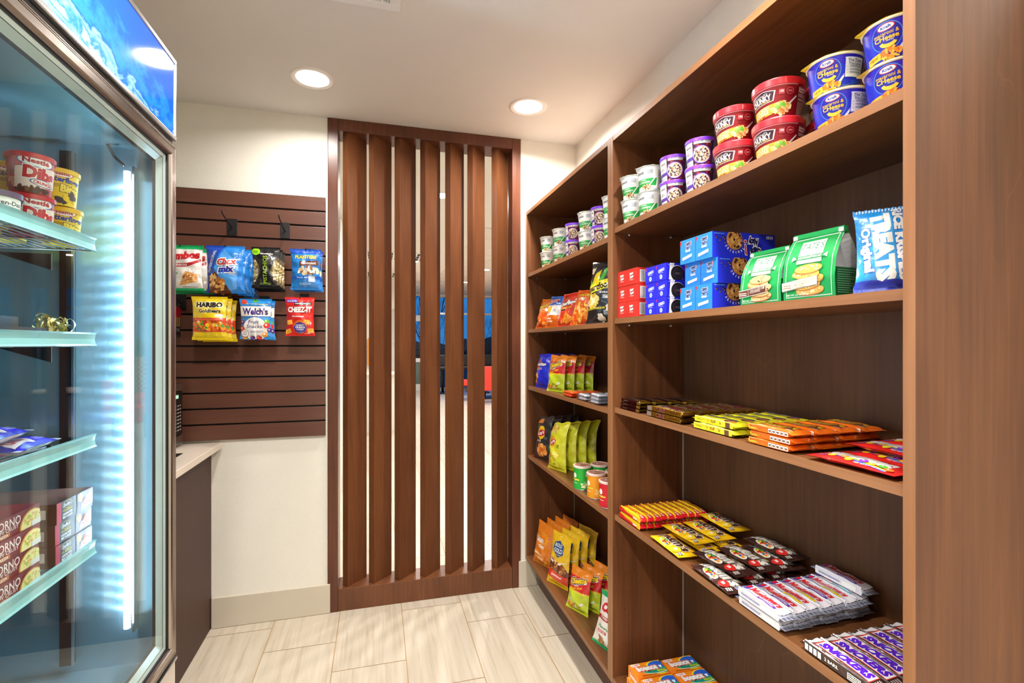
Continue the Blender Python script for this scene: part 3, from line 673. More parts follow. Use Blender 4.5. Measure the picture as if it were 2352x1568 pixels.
# --- surfaces ---------------------------------------------------
def pillow(w, h, t, seal=.010, axis='z', pu=2.2, qu=.8, qv=.45, amp=.0017, shrink=.10, seed=0, bottom=1.0, bulge=.25, sealb=None, back=False, slump=0, taper=0):
    """film pack; front faces -Y. axis = direction that runs from crimp to crimp"""
    r = random.Random(seed); ph = [r.uniform(0, 6.28) for _ in range(10)]; sb = seal if sealb is None else sealb
    sgn = 1 if back else -1
    def S(q, nrm=True):
        def f(q):
            x, z = q[:, 0], q[:, 1]
            if axis == 'z': a, b, A, L = x, z, w/2, h
            else: a, b, A, L = z-h/2, x+w/2, h/2, w
            v = np.clip((b-sb)/(L-sb-seal), 0, 1); U = np.clip(np.abs(a)/A, 0, 1)
            pv = np.sin(PI*v)**qv if qv > 0 else 1
            pv = pv*(1+bulge*(.5-v)); pr = np.clip(1-U**pu, 0, 1)**qu
            y = t/2*pv*pr
            edge = np.exp(-v*L/.022)+np.exp(-(1-v)*L/.022)
            wr = amp*(np.sin(a*PI*2/.034+ph[0])*edge*1.5+.8*np.sin(a*60+b*95+ph[1])+.7*np.sin(a*-110+b*48+ph[2])+.5*np.sin(b*150+a*20+ph[3])*np.clip(U*1.6-.5, 0, 1)*2)
            y = y+wr*np.clip(pr*2.5, 0, 1)*np.clip(pv*1.2, 0, 1)+.0004
            a2 = a*(1-shrink*pv)
            lean = amp*1.2*np.sin(b*30+ph[5])*U
            if axis == 'z':
                top = np.clip((b/L-.72)/.28, 0, 1); a2 = a2*(1-taper*np.clip(b/L, 0, 1)**1.5); zz = z-slump*L*top**1.2*(.5+.5*np.clip(a/A, -1, 1)*(1 if ph[6] < 4 else -.6)+.10*np.sin(a/A*5+ph[9]))
                return np.stack([a2+slump*.25*A*top*np.sin(ph[7]*3), sgn*y+lean+slump*L*.55*top**1.6+slump*.10*L*top*np.sin(a/A*3+ph[8]), zz], 1)
            return np.stack([b-w/2, sgn*y+lean, a2+h/2], 1)
        p = f(q)
        if not nrm: return p, None
        e = 5e-4; dx = f(q+np.array([e, 0]))-f(q-np.array([e, 0])); dz = f(q+np.array([0, e]))-f(q-np.array([0, e]))
        n = np.cross(dx, dz)*(-sgn); n /= (np.linalg.norm(n, axis=1, keepdims=True)+1e-12)
        return p, n
    return S
def film(name, w, h, t, art, base, back=None, mat='film', cell=.005, zig=0, axis='z', capcol=None, side=None, **kw):
    pk = Pk(); nx = max(4, round(w/cell)); nz = max(4, round(h/cell)); cx, cz = w/nx, h/nz
    for bk in (False, True):
        S = pillow(w, h, t, axis=axis, back=bk, **kw)
        q = np.array([(-w/2+i*cx, j*cz) for j in range(nz+1) for i in range(nx+1)])
        p, _ = S(q, False)
        if zig:
            for j in range(nz+1):
                for i in range(nx+1):
                    k = j*(nx+1)+i
                    if axis == 'z' and j in (0, nz) and i % 2: p[k, 2] += zig*(1 if j else -1)*-1
                    if axis != 'z' and i in (0, nx) and j % 2: p[k, 0] += zig*(1 if i else -1)*-1
        f = [(j*(nx+1)+i, j*(nx+1)+i+1, (j+1)*(nx+1)+i+1, (j+1)*(nx+1)+i) for j in range(nz) for i in range(nx)]
        if bk: f = [q_[::-1] for q_ in f]
        n0 = len(pk.f); pk.add(p, f, 0, True); pk.col(back if (bk and back) else base)
        if capcol:
            for j in range(nz):
                for i in range(nx):
                    b = (j+.5)*cz if axis == 'z' else (i+.5)*cx; L = h if axis == 'z' else w
                    if b < capcol[1] or b > L-capcol[1]: pk.c[n0+j*nx+i] = s2l(capcol[0])
    S = pillow(w, h, t, axis=axis, **kw)
    if art: pk.art(art, S, cx, cz)
    if side:        # blunt long side of a bar, printed
        L_ = w/2-kw.get('seal', .01)*1.15; q_ = t*.40; pk.add([(-L_, -q_, -.0006), (L_, -q_, -.0006), (L_+.002, 0, .0002), (L_, q_, -.0006), (-L_, q_, -.0006), (-L_-.002, 0, .0002)], [(0, 1, 2, 3, 4, 5)]); pk.col(side[0])
        pk.add([(-L_, -q_, -.0006), (L_, -q_, -.0006), (L_, -t*.49, .0016), (-L_, -t*.49, .0016)], [(3, 2, 1, 0)]); pk.col(side[0])
        if side[1]: pk.art(side[1], flatS((0, q_, -.0007), (1, 0, 0), (0, -1, 0), (0, 0, -1)))
    return pk.mesh(name, M[mat])
def flatS(o, ux, uy, n):
    o, ux, uy, n = map(np.array, (o, ux, uy, n))
    return lambda q: (o+q[:, :1]*ux+q[:, 1:2]*uy, np.repeat(n[None].astype(float), len(q), 0))
def boxpack(name, w, d, h, base, front=None, right=None, left=None, top=None, mat='carton', sides=None):
    pk = Pk(); pk.box(-w/2, 0, 0, w/2, d, h); sd = sides or {}
    for k in ('left', 'right', 'front', 'back', 'bottom', 'top'): pk.c.append(s2l(sd.get(k, base)))
    # seams of the flaps
    if front: pk.art(front, flatS((0, 0, 0), (1, 0, 0), (0, 0, 1), (0, -1, 0)))
    if right: pk.art(right, flatS((w/2, d/2, 0), (0, 1, 0), (0, 0, 1), (1, 0, 0)))
    if left: pk.art(left, flatS((-w/2, d/2, 0), (0, -1, 0), (0, 0, 1), (-1, 0, 0)))
    if top: pk.art(top, flatS((0, 0, h), (1, 0, 0), (0, 1, 0), (0, 0, 1)))
    return pk.mesh(name, M[mat])
def cupS(rb, rt, h):
    def S(q):
        rm = (rb+rt)/2; th = q[:, 0]/rm; r = rb+(rt-rb)*np.clip(q[:, 1]/h, 0, 1)
        n = np.stack([np.sin(th), -np.cos(th), 0*th-(rt-rb)/h], 1)
        return np.stack([np.sin(th)*r, -np.cos(th)*r, q[:, 1]], 1), n/np.linalg.norm(n, axis=1, keepdims=True)
    return S
def cup(name, rb, rt, h, base, art, mat='paper', rim=None):
    """open printed tub; artwork wraps around, unit = 1/100 of the half turn"""
    pk = Pk(); seg = 64
    pk.lathe([(.0001, .002), (rb*.93, .002), (rb*.95, 0), (rb, .0005), (rt, h)], seg); pk.col(base)
    S = cupS(rb, rt, h); w = PI*(rb+rt)/2
    pk.art(art, S, w/32, None, bounds=(-w, 0, w, h*.999)); return pk.mesh(name, M[mat])
def cupart(rb, rt, h): return Art(PI*(rb+rt)/2, h)
def lidmesh(name, prof, cols, mat='plast', seg=64, wob=0, seed=1):
    pk = Pk()
    for i in range(len(prof)-1):
        pk.lathe([prof[i], prof[i+1]], seg); pk.col(cols if isinstance(cols, str) else cols[i])
    if wob:
        r = random.Random(seed); a = [r.uniform(0, 6) for _ in range(3)]; v = []
        for x, y, z in pk.v:
            rr = math.hypot(x, y); th = math.atan2(y, x); k = max(0, rr-wob[0])/max(1e-6, wob[1]-wob[0])
            v.append((x*(1+k*.03*math.sin(9*th+a[0])+k*.02*math.sin(17*th+a[1])), y*(1+k*.03*math.sin(9*th+a[0])+k*.02*math.sin(17*th+a[1])), z+k*.002*math.sin(11*th+a[2])))
        pk.v = v
    return pk.mesh(name, M[mat])
# --- placing ----------------------------------------------------
MESH = {}
def put(kind, x, y, z, yaw=-90, lean=0, flat=False, roll=0, label='', group=None, name=None, off=(0, 0, 0)):
    """kind -> (object name, category, [(part name, mesh), ...]) ; first mesh is the thing, the rest its parts"""
    nm, cat, parts = MESH[kind]
    o = bpy.data.objects.new(nm, parts[0][1]); COL.objects.link(o)
    mt = Matrix.Translation((x, y, z)) @ Matrix.Rotation(math.radians(yaw), 4, 'Z') @ Matrix.Rotation(math.radians(-90 if flat else -lean), 4, 'X')
    if roll: mt = mt @ Matrix.Rotation(math.radians(roll), 4, 'Y')
    mt = mt @ Matrix.Translation(off)
    o.matrix_world = mt
    for pn, me in parts[1:]:
        c = bpy.data.objects.new(pn, me); COL.objects.link(c); c.parent = o
    return tag(o, label, cat, group)
def camyaw(x, y): return math.degrees(math.atan2(-x, y))   # front turned toward the camera at the origin
# ---------------------------------------------------------------- cups, tubs and cans
W_, K_ = '#f4f3ef', '#1a1a1a'
FOOD = {'nut': ['#c9a06a', '#8a5a2c', '#e6c993', '#6d4420', '#f0dcae'], 'chip': ['#f3c869', '#e8a83c', '#f8dd95', '#d98f2a'], 'choc': ['#4a2a1c', '#6b3f2a', '#38201a', '#8a5a40'],
        'pasta': ['#f6d877', '#f0c24e', '#fae9a8', '#e8a23c'], 'mac': ['#f59a23', '#ef8614', '#fbb54a', '#e2730d'], 'oat': ['#f0d9ba', '#d9b58a', '#f8eedd', '#b98b60', '#5a2b3a', '#31254d'],
        'berry': ['#3b1f4a', '#7a1f3a', '#b3222f', '#2d2550', '#8d3046'], 'gummy': ['#f08a1c', '#e84a1a', '#f6b52a', '#3c9a3a', '#d92a1a'], 'pretzel': ['#8a4a20', '#b06a30', '#5c2d12', '#d49a58'],
        'hot': ['#e8501c', '#f07a1e', '#c93412', '#f6a53a'], 'pist': ['#d9c79a', '#efe2bd', '#a98d55', '#b8bf6a', '#8b6f40']}
def oat():
    rb, rt, h = .0345, .0445, .078; a = cupart(rb, rt, h); H = a.H
    a.R(-100, 0, 100, H, W_); a.P([(-62, H*.22), (26, H*.22), (28, H*.52), (-62, H*.52)], '#1fa746'); a.P([(8, H*.20), (26, H*.56), (22, H*.56), (5, H*.20)], '#fdfdfb')
    a.T('QUAKER', -17, H*.76, 24, 7, '#2a2a33', .03); 
    a.T('OATMEAL', -10, H*.468, 22, 3, W_, .01); a.T('& CINNAMON', -6, H*.375, 32, 4.4, W_, .02)
    a.B(-2, H*.17, 13, H*.11, 60, 3.2, FOOD['nut'], 2); a.F(4, H*.70, 17, H*.88, 5, '#8c93a8', 3); a.F(30, H*.06, 56, H*.86, 15, '#6f7385', 4); a.F(-88, H*.1, -52, H*.8, 12, '#6f7385', 5)
    a.F(4, H*.05, 30, H*.09, 1, '#555a66', 6)
    b = cup('oatmeal_cup', rb, rt, h, W_, a)
    l = lidmesh('foil_lid', [(rt-.001, h-.0002), (rt+.003, h+.0005), (rt+.0042, h+.002), (rt+.003, h+.003), (.02, h+.0032), (.0001, h+.0034)], ['#e8ebe6', '#dfe6df', '#cfe0d2', '#e9ede9', '#dfe7df'], 'plast', wob=(.041, .060), seed=2)
    pk = Pk(); pts = []
    for k in range(64):
        th = 2*PI*k/64; tab = math.exp(-((math.degrees(th)-236)/13)**2)*.012; rr_ = rt+.0032+tab+.0006*math.sin(th*11); pts.append((rr_*math.cos(th), rr_*math.sin(th), h+.0024-tab*.35+.0006*math.sin(th*7)))
    pk.add([(0, 0, h+.0034)]+pts, [(0, k+1, (k+1) % 64+1) for k in range(64)]); pk.col('#dfe8df'); tb = pk.mesh('lid_tab', M['plast'])
    MESH['oat'] = ('oatmeal_cup', 'cup', [('cup_body', b), ('cup_rim', l), ('foil_lid', tb)])
oat()
def muesli():
    rb, rt, h = .034, .0405, .074; a = cupart(rb, rt, h); H = a.H
    a.R(-100, 0, 100, H, '#5b2036'); a.B(8, H*.5, 26, H*.5, 150, 3.8, FOOD['berry']+['#c9a37a'], 4, sq=True); a.R(-60, 0, -16, H, W_); a.R(27, 0, 100, H, '#3e3560'); a.R(-100, 0, -60, H, '#4a3c74')
    a.T('QUAKER', -27, H*.70, 16, 5, '#2a2a33', .03); a.T('REAL', -27, H*.52, 11, 4, '#7a6f86'); a.T('MEDLEYS', -27, H*.45, 18, 4.5, '#6a5f78')
    a.P([(-60, H*.16), (-16, H*.23), (-16, H*.36), (-60, H*.30)], '#5a3a9c'); a.F(-42, H*.05, -18, H*.15, 3, '#9b95ad', 2)
    a.R(-12, H*.78, 22, H*.93, '#e9e6ec'); a.F(-11, H*.80, 0, H*.91, 3, '#555', 4); a.T('NO', 5, H*.855, 5, 4, '#444', .02); a.F(10, H*.80, 21, H*.91, 3, '#555', 7)
    a.E(4, H*.38, 20, 21, '#6b3fae', n=40); a.E(4, H*.38, 18, 19, '#efd9bb', n=40); a.B(4, H*.38, 15, 16, 150, 2.8, FOOD['oat'], 8); a.F(29, H*.08, 60, H*.9, 15, '#cfc9e2', 9); a.F(-94, H*.1, -62, H*.9, 14, '#cfc9e2', 11)
    b = cup('muesli_cup', rb, rt, h, '#5b2036', a)
    l = lidmesh('snap_lid', [(rt+.0005, h-.009), (rt+.0032, h-.0085), (rt+.0034, h-.001), (rt+.0026, h+.0008), (rt-.001, h+.0012), (rt-.003, h-.0005), (.0001, h-.0005)], '#7f3be6')
    MESH['muesli'] = ('muesli_cup', 'cup', [('cup_body', b), ('purple_lid', l)])
muesli()
def soup():
    rb, rt, h = .040, .052, .0695; a = cupart(rb, rt, h); H = a.H
    a.R(-100, 0, 100, H, '#9c1420')
    for i in range(7): a.R(-100, H*.1+i*H*.12, 100, H*.1+i*H*.12+.6, '#861019')
    a.P([(-46, H*.50), (-6, H*.56), (-3, H*.86), (-20, H*.93), (-46, H*.84)], '#e9dfe6'); a.P([(-44.5, H*.52), (-7.5, H*.58), (-5, H*.845), (-20, H*.91), (-44.5, H*.825)], '#3c1a2a')
    a.T('Campbell\'s', -27, H*.80, 26, 4.5, W_, sh=.3, rot=4); a.T('CHUNKY', -26, H*.68, 34, 9, W_, .04, rot=4); a.T('MUST BE STIRRED', -26, H*.585, 30, 2, '#f2c230', .01, rot=4)
    a.P([(-46, H*.08), (-8, H*.17), (-2, H*.48), (-46, H*.40)], '#e8b52c'); a.T('CHICKEN', -27, H*.37, 28, 5, '#fff3b0', .04, rot=5); a.T('NOODLE', -28, H*.25, 28, 6, '#fff6c8', .05, rot=5); a.T('SOUP', -30, H*.13, 20, 4, '#a42018', .03, rot=5)
    a.P([(14, H*.42), (25, H*.66), (26, H*.63), (16, H*.38)], '#e9edf2'); a.B(3, H*.30, 13, H*.16, 50, 4.4, FOOD['pasta'], 3); a.B(3, H*.36, 6, 3, 6, 3.4, ['#6bbf3a', '#8fd054'], 5); a.B(6, H*.22, 8, 2.4, 7, 3, ['#ef7a2a', '#f29a6a'], 7)
    a.R(1, H*.70, 8, H*.86, '#b9404a'); a.T('190', 4.5, H*.79, 5, 3.6, W_, .02); a.E(15, H*.78, 5, 5, '#d9626a'); a.E(15, H*.78, 4.3, 4.3, '#9c1420'); a.F(12.5, H*.76, 17.5, H*.80, 2, '#e8b8bc', 1)
    a.R(25, 0, 100, H, '#7c0f1c'); a.T('Nutrition', 37, H*.87, 19, 4, '#f0dfe0', .03); a.T('Facts', 33, H*.79, 11, 4, '#f0dfe0', .03); a.F(27.5, H*.62, 50, H*.72, 2, '#e3c9cc', 2); a.T('190', 46, H*.55, 9, 5, '#f0dfe0', .02); a.T('Calories', 34, H*.55, 13, 3, '#f0dfe0', .02); a.F(27.5, H*.08, 54, H*.48, 9, '#d3b0b5', 3); a.F(-96, H*.1, -54, H*.85, 12, '#d3b0b5', 5)
    b = cup('soup_bowl', rb, rt, h, '#9c1420', a)
    l = lidmesh('snap_lid', [(rt-.001, h-.001), (rt+.001, h-.002), (rt+.0015, h+.0005), (rt+.003, h+.001), (rt+.0036, h+.0135), (rt+.002, h+.016), (rt-.003, h+.0165), (rt-.005, h+.014), (.0001, h+.014)], ['#c96a78', '#d8808c', '#d52430', '#d92733', '#d92733', '#d92733', '#c9202c', '#c9202c'])
    MESH['soup'] = ('soup_bowl', 'cup', [('bowl_body', b), ('red_lid', l)])
soup()
def mac():
    rb, rt, h = .0375, .0475, .068; a = cupart(rb, rt, h); H = a.H
    a.R(-100, 0, 100, H, '#1b2fd8'); a.R(-100, H*.72, 100, H, '#2a1cc4')
    a.E(-8, H*.60, 17, 18, '#5f9cf0', n=40); a.E(-8, H*.60, 16.2, 17.2, '#1d1fae', n=40)
    a.E(-8, H*.83, 9, 4.6, '#d8202c', rot=4); a.E(-8, H*.83, 8, 3.8, W_, rot=4); a.T('Kraft', -8, H*.83, 10.5, 4.0, '#1a3aa8', .03, rot=4)
    a.T('macaroni &', -8, H*.685, 26, 4.6, '#f7c22a', .015, rot=2); a.T('CHeese', -8, H*.575, 26, 6, '#f9c92c', .03, rot=2); a.T('DINNER', -4, H*.495, 8, 1.3, W_, .02)
    p = []
    for t in np.linspace(PI*1.05, PI*1.92, 9): p.append((-6+9.5*math.cos(t), H*.46+7*math.sin(t)))
    for t in np.linspace(PI*1.92, PI*1.05, 9): p.append((-6+6*math.cos(t), H*.475+3*math.sin(t)))
    a.P([(3, H*.20), (15, H*.52), (16, H*.49), (6, H*.14)], '#dfe8f5')
    a.B(-5, H*.17, 12, H*.13, 46, 4.0, FOOD['mac'], 3, asp=.42); a.P(p, '#f9cf3a'); a.P([(-34, H*.05), (-15, H*.09), (-15, H*.26), (-34, H*.22)], '#f3b62a'); a.T('original', -25, H*.16, 13, 4.2, '#3a2a10', .01, rot=4)
    a.P([(13, H*.36), (36, H*.36), (39, H*.42), (39, H*.88), (13, H*.88)], '#e6ecf6')
    for i in range(11): a.E(13, H*(.385+i*.045), .8, 1.0, '#2440d0', n=8, lift=False)
    a.T('The Taste', 26, H*.80, 20, 4.2, '#2a2a66', .01); a.T('You Love', 26, H*.71, 18, 4.2, '#2a2a66', .01)
    for i, z in enumerate((.61, .53, .45)): a.F(19, H*z, 36, H*(z+.05), 2, '#555a80', i); a.R(15, H*(z+.01), 17, H*(z+.03), '#d9c060')
    a.T('MACARONI &', 30, H*.24, 16, 3, '#4a78e8'); a.T('CHEESE DINNER', 30, H*.17, 20, 3, '#4a78e8'); a.F(10, H*.12, 20, H*.16, 2, '#5a88f0', 3); a.F(50, H*.1, 80, H*.85, 12, '#c9cfe8', 5); a.F(-96, H*.1, -52, H*.8, 12, '#9fb0ee', 6)
    b = cup('macaroni_cup', rb, rt, h, '#1b2fd8', a)
    l = lidmesh('rolled_rim', [(rt-.002, h-.001), (rt+.001, h-.0022), (rt+.0028, h-.001), (rt+.003, h+.0012), (rt+.0012, h+.0028), (rt-.001, h+.0024)], '#efe7c8')
    pk = Pk(); pts = []; seg = 64; r_ = random.Random(3)
    for k in range(seg):
        th = 2*PI*k/seg; tab = math.exp(-((math.degrees(th)-205)/14)**2)*.013; pts.append(((rt+.0025+tab)*math.cos(th), (rt+.0025+tab)*math.sin(th), h+.0032-tab*.5+.0005*math.sin(th*13)))
    n_ = len(pts); pk.add([(0, 0, h+.0036)]+pts, [(0, k+1, (k+1) % n_+1) for k in range(n_)]); pk.col('#f2da2c'); f_ = pk.mesh('foil_cover', M['plast'])
    MESH['mac'] = ('macaroni_cup', 'cup', [('cup_body', b), ('rolled_rim', l), ('yellow_foil_cover', f_)])
mac()
def can(key, col, c2, food, txt):
    r, h = .0375, .098; a = cupart(r, r, h); H = a.H
    a.R(-100, 0, 100, H, col); a.T('Pringles', -38, H*.44, 40, 9, '#fbe04a', .05, rot=0, ol=(K_, .05)); a.E(-38, H*.62, 8, 9, W_); a.T(txt, -38, H*.30, 24, 4, W_, .02, sh=.2)
    a.B(2, H*.25, 12, H*.13, 22, 7, food, 4); a.R(6, H*.60, 20, H*.79, W_); a.T('150', 13, H*.71, 10, 8, K_, .03); a.F(8, H*.62, 18, H*.65, 1, K_, 1)
    a.R(34, H*.12, 44, H*.72, '#e9e6e0')
    for i in range(16): a.R(35, H*(.14+i*.035), 43, H*(.152+i*.035), K_, lift=False)
    a.F(48, H*.1, 90, H*.8, 14, c2, 3); a.F(-94, H*.1, -66, H*.8, 12, c2, 4)
    b = cup('crisps_can', r, r, h, col, a)
    pk = Pk(); pk.lathe([(r+.0005, .0), (r+.0008, .003), (r, .0035)], 48); pk.col('#c9c9c9'); rim = pk.mesh('metal_rim', M['foil'])
    l = lidmesh('clear_lid', [(r, h-.006), (r+.0018, h-.0055), (r+.0022, h+.002), (r+.001, h+.0032), (r-.002, h+.0032), (r-.003, h+.0015), (.0001, h+.0015)], ['#e9cfc6', '#ecd6cc', '#f0ded4', '#f4e9e2', '#d9a08c', '#b87a66'])
    pk = Pk(); q = Art(2*r, 2*r); q.E(-8, 58, 14, 9, W_); q.E(-4, 60, 9, 5, K_); q.R(14, 30, 34, 36, W_); pk.art(q, flatS((0, -r, h+.0018), (1, 0, 0), (0, 1, 0), (0, 0, 1))); d = pk.mesh('lid_print', M['plast'])
    MESH[key] = ('crisps_can', 'can', [('can_body', b), ('bottom_rim', rim), ('plastic_lid', l), ('lid_print', d)])
can('canG', '#25a83a', '#bfe6c0', ['#e8e2b0', '#7ac26a', '#f4efc8'], 'Sour Cream')
can('canO', '#e99a1e', '#fbe3b8', FOOD['chip'], 'Cheddar')
can('canR', '#d3202b', '#f4b9bc', FOOD['pasta'], 'Original')
def dibs():
    rb, rt, h = .033, .039, .082; a = cupart(rb, rt, h); H = a.H
    a.R(-100, 0, 100, H, '#b71f2c'); a.B(-40, H*.4, 50, H*.3, 60, 8, ['#c93a3f', '#a01824', '#d98a6a', '#7d1620'], 5, sq=True); a.P([(-30, H*.10), (44, H*.2), (44, H*.72), (-26, H*.66)], '#f0d9cc')
    a.E(4, H*.83, 27, 11, '#3a62b0', rot=-4); a.E(4, H*.83, 25, 9.5, W_, rot=-4); a.T('Nestlé', 4, H*.83, 38, 9, '#b72a3c', .05, rot=-3)
    a.T('Dibs', 10, H*.52, 50, 24, '#c4232f', .06, rot=-5, ol=(W_, .05)); a.E(14, H*.28, 20, 6.5, '#2c4c9c', rot=-8); a.E(14, H*.28, 18, 5.4, W_, rot=-8); a.T('CRUNCH', 14, H*.28, 30, 6, '#c4232f', .05, rot=-8)
    a.B(-4, H*.09, 30, H*.06, 16, 6, FOOD['choc'], 3); a.F(-92, H*.2, -60, H*.8, 10, '#e9b9bc', 4)
    b = cup('ice_cream_tub', rb, rt, h, '#b71f2c', a); l = lidmesh('snap_lid', [(rt, h-.008), (rt+.003, h-.0075), (rt+.0035, h+.001), (rt+.002, h+.003), (rt-.003, h+.003), (rt-.005, h+.001), (.0001, h+.001)], '#c8202c')
    MESH['dibs'] = ('ice_cream_tub', 'tub', [('tub_body', b), ('red_lid', l)])
    a = cupart(rb, rt, h); a.R(-100, 0, 100, H, '#f0cf1e'); a.R(-100, 0, -36, H, '#e5a01c'); a.E(4, H*.88, 20, 7, '#c4232f'); a.E(4, H*.88, 18, 6, W_); a.T('Nestlé', 4, H*.88, 26, 6, '#b72a3c', .04)
    a.T('Butterfinger', 8, H*.70, 66, 15, '#1f3f9a', .04, rot=-4); a.T('Bites', 20, H*.47, 36, 16, '#f7df4a', .06, rot=-4, ol=('#3a2a50', .05)); a.F(-28, H*.50, 2, H*.60, 4, '#8a6a20', 2)
    a.B(4, H*.22, 28, H*.12, 12, 9, ['#2c2430', '#443440', '#f0cf1e'], 6); a.R(-30, H*.22, -18, H*.32, '#2f5a8a'); a.R(-30, H*.08, -18, H*.18, '#2f5a8a'); a.F(-90, H*.2, -42, H*.8, 10, '#8a5a20', 4)
    b = cup('candy_bites_tub', rb, rt, h, '#f0cf1e', a); l = lidmesh('snap_lid2', [(rt, h-.008), (rt+.003, h-.0075), (rt+.0035, h+.001), (rt+.002, h+.003), (rt-.003, h+.003), (rt-.005, h+.001), (.0001, h+.001)], '#f2bf1c')
    MESH['bites'] = ('candy_bites_tub', 'tub', [('tub_body', b), ('yellow_lid', l)])
    rb, rt, h = .036, .041, .060; a = cupart(rb, rt, h); H = a.H; a.R(-100, 0, 100, H, '#e6dcc0')
    for i in range(46):
        a.P([(-100+i*4.4, 0), (-99.3+i*4.4, 0), (-94+i*4.4+8*math.sin(i), H), (-94.7+i*4.4+8*math.sin(i), H)], '#b9a36a', lift=False)
    a.E(6, H*.62, 36, 14, '#b9a36a', n=40); a.E(6, H*.62, 34.5, 13, '#f2efe6', n=40); a.T('Häagen-Dazs', 6, H*.62, 56, 9, '#2a3240', .02); a.B(4, H*.12, 30, H*.1, 16, 8, FOOD['choc'], 3)
    b = cup('pint_tub', rb, rt, h, '#e6dcc0', a); l = lidmesh('snap_lid3', [(rt, h-.010), (rt+.003, h-.0095), (rt+.003, h+.001), (rt-.002, h+.002), (.0001, h+.0005)], '#5a4a68')
    MESH['pint'] = ('ice_cream_tub', 'tub', [('tub_body', b), ('dark_lid', l)])
dibs()
# ---- top shelf of the near unit (z 1.802)
z = RV[0]+.0009
ORD = ['first', 'second', 'third', 'fourth', 'fifth', 'sixth', 'seventh', 'eighth', 'ninth', 'tenth']
for y, x, w in ((1.565, .872, 'beside the unit divider'), (1.467, .880, 'next to the purple-lidded cups')):
    for k, lv in enumerate(('lower', 'upper')):
        put('oat', x+(-.002 if k else 0), y, z+k*.0820, camyaw(x, y)-22, label=f'{lv} green and white oatmeal cup, near top shelf, {w}', group='oatmeal cups on the near top shelf')
for x, y in ((.980, 1.54), (.978, 1.44)):
    for k in (0, 1): put('oat', x, y, z+k*.0820, camyaw(x, y), label=f'{("lower", "upper")[k]} green and white oatmeal cup, back row, {"far" if y > 1.5 else "near"} stack, near unit', group='oatmeal cups on the near top shelf')
for i, (x, y) in enumerate(((.880, 1.335), (.880, 1.205))):
    for k in (0, 1): put('muesli', x, y, z+k*.0760, camyaw(x, y)-5, label=f'{("lower", "upper")[k]} purple-lidded muesli cup of the {("stack beside the oatmeal", "stack beside the red bowls")[i]}, near top shelf', group='muesli cups on the near top shelf')
for i, (x, y) in enumerate(((.885, 1.070), (.890, .938), (1.004, .898))):
    for k in (0, 1): put('soup', x, y, z+k*.0865, camyaw(x, y)+(3, 0, 0)[i], label=f'{("lower", "upper")[k]} red soup bowl of the {("left front stack, beside the muesli", "right front stack", "stack behind, next to the blue cups")[i]}', group='red soup bowls on the near top shelf')
for i, (x, y) in enumerate(((.885, .775), (.890, .668))):
    for k in (0, 1): put('mac', x+(0, -.004)[k]*i, y+(.0, .012)[k]*(1-i), z+k*.0722, camyaw(x, y)-2, label=f'{("lower", "upper")[k]} blue macaroni cup of the {("stack beside the soup bowls", "stack at the end panel")[i]}, near top shelf', group='blue macaroni cups on the near top shelf')
# ---- top shelf of the far unit (z 1.781)
z = LV[0]+.0009
seq = [('oat', 2.475, .082), ('oat', 2.285, .082), ('muesli', 2.12, .076), ('oat', 1.965, .082), ('muesli', 1.835, .076), ('oat', 1.725, .082)]
wh = ['stack at the screen end', 'second stack from the screen', 'first purple stack from the screen', 'middle stack', 'purple stack nearer the divider', 'stack at the divider']
for (kd, y, dz), w in zip(seq, wh):
    for k in (0, 1): put(kd, .875, y, z+k*dz, camyaw(.875, y)-20, label=f'{("lower", "upper")[k]} {"green and white oatmeal" if kd == "oat" else "purple-lidded muesli"} cup, {w} on the far top shelf', group='cups on the far top shelf')
# ---- cans on the far unit (z .757)
z = LV[3]+.0006
for kd, pts in (('canG', ((.862, 2.000), (.945, 2.000), (1.028, 2.000))), ('canO', ((.868, 1.870), (.951, 1.870))), ('canR', ((.866, 1.750), (.949, 1.750)))):
    for i, (x, y) in enumerate(pts):
        c_ = {'canG': 'green', 'canO': 'orange', 'canR': 'red'}[kd]
        put(kd, x, y, z, camyaw(x, y)+12, label=f'short {c_} crisps can with plastic lid, {("front", "second", "third")[i]} of the {c_} row', group='short crisps cans on the far unit')
# ---- tubs in the freezer
z = SH[0]-.0255
for k in (0, 1): put('dibs', -.735, 1.325, z+k*.0880, camyaw(-.735, 1.325)+8, label=f'{("lower", "upper")[k]} red ice cream bites tub on the top freezer shelf', group='tubs on the top freezer shelf')
for k in (0, 1): put('dibs', -.825, 1.295, z+k*.0880, camyaw(-.8, 1.3), label=f'{("lower", "upper")[k]} red ice cream bites tub of the row behind, top freezer shelf', group='tubs on the top freezer shelf')
for k in (0, 1): put('bites', -.735, 1.432-.012*k, z+k*.0880, camyaw(-.735, 1.43)+4, label=f'{("lower", "upper")[k]} yellow candy bites tub at the end of the top freezer shelf', group='tubs on the top freezer shelf')
for k in (0, 1): put('bites', -.825, 1.405, z+k*.0880, camyaw(-.825, 1.4), label=f'{("lower", "upper")[k]} yellow candy bites tub of the row behind, top freezer shelf', group='tubs on the top freezer shelf')
put('pint', -.730, 1.205, z, camyaw(-.73, 1.205)+18, label='cream and gold pint tub with dark lid on the top freezer shelf', group='tubs on the top freezer shelf')
put('pint', -.730, 1.115, z, camyaw(-.73, 1.115)+18, label='cream and gold pint tub at the frame edge on the top freezer shelf', group='tubs on the top freezer shelf')
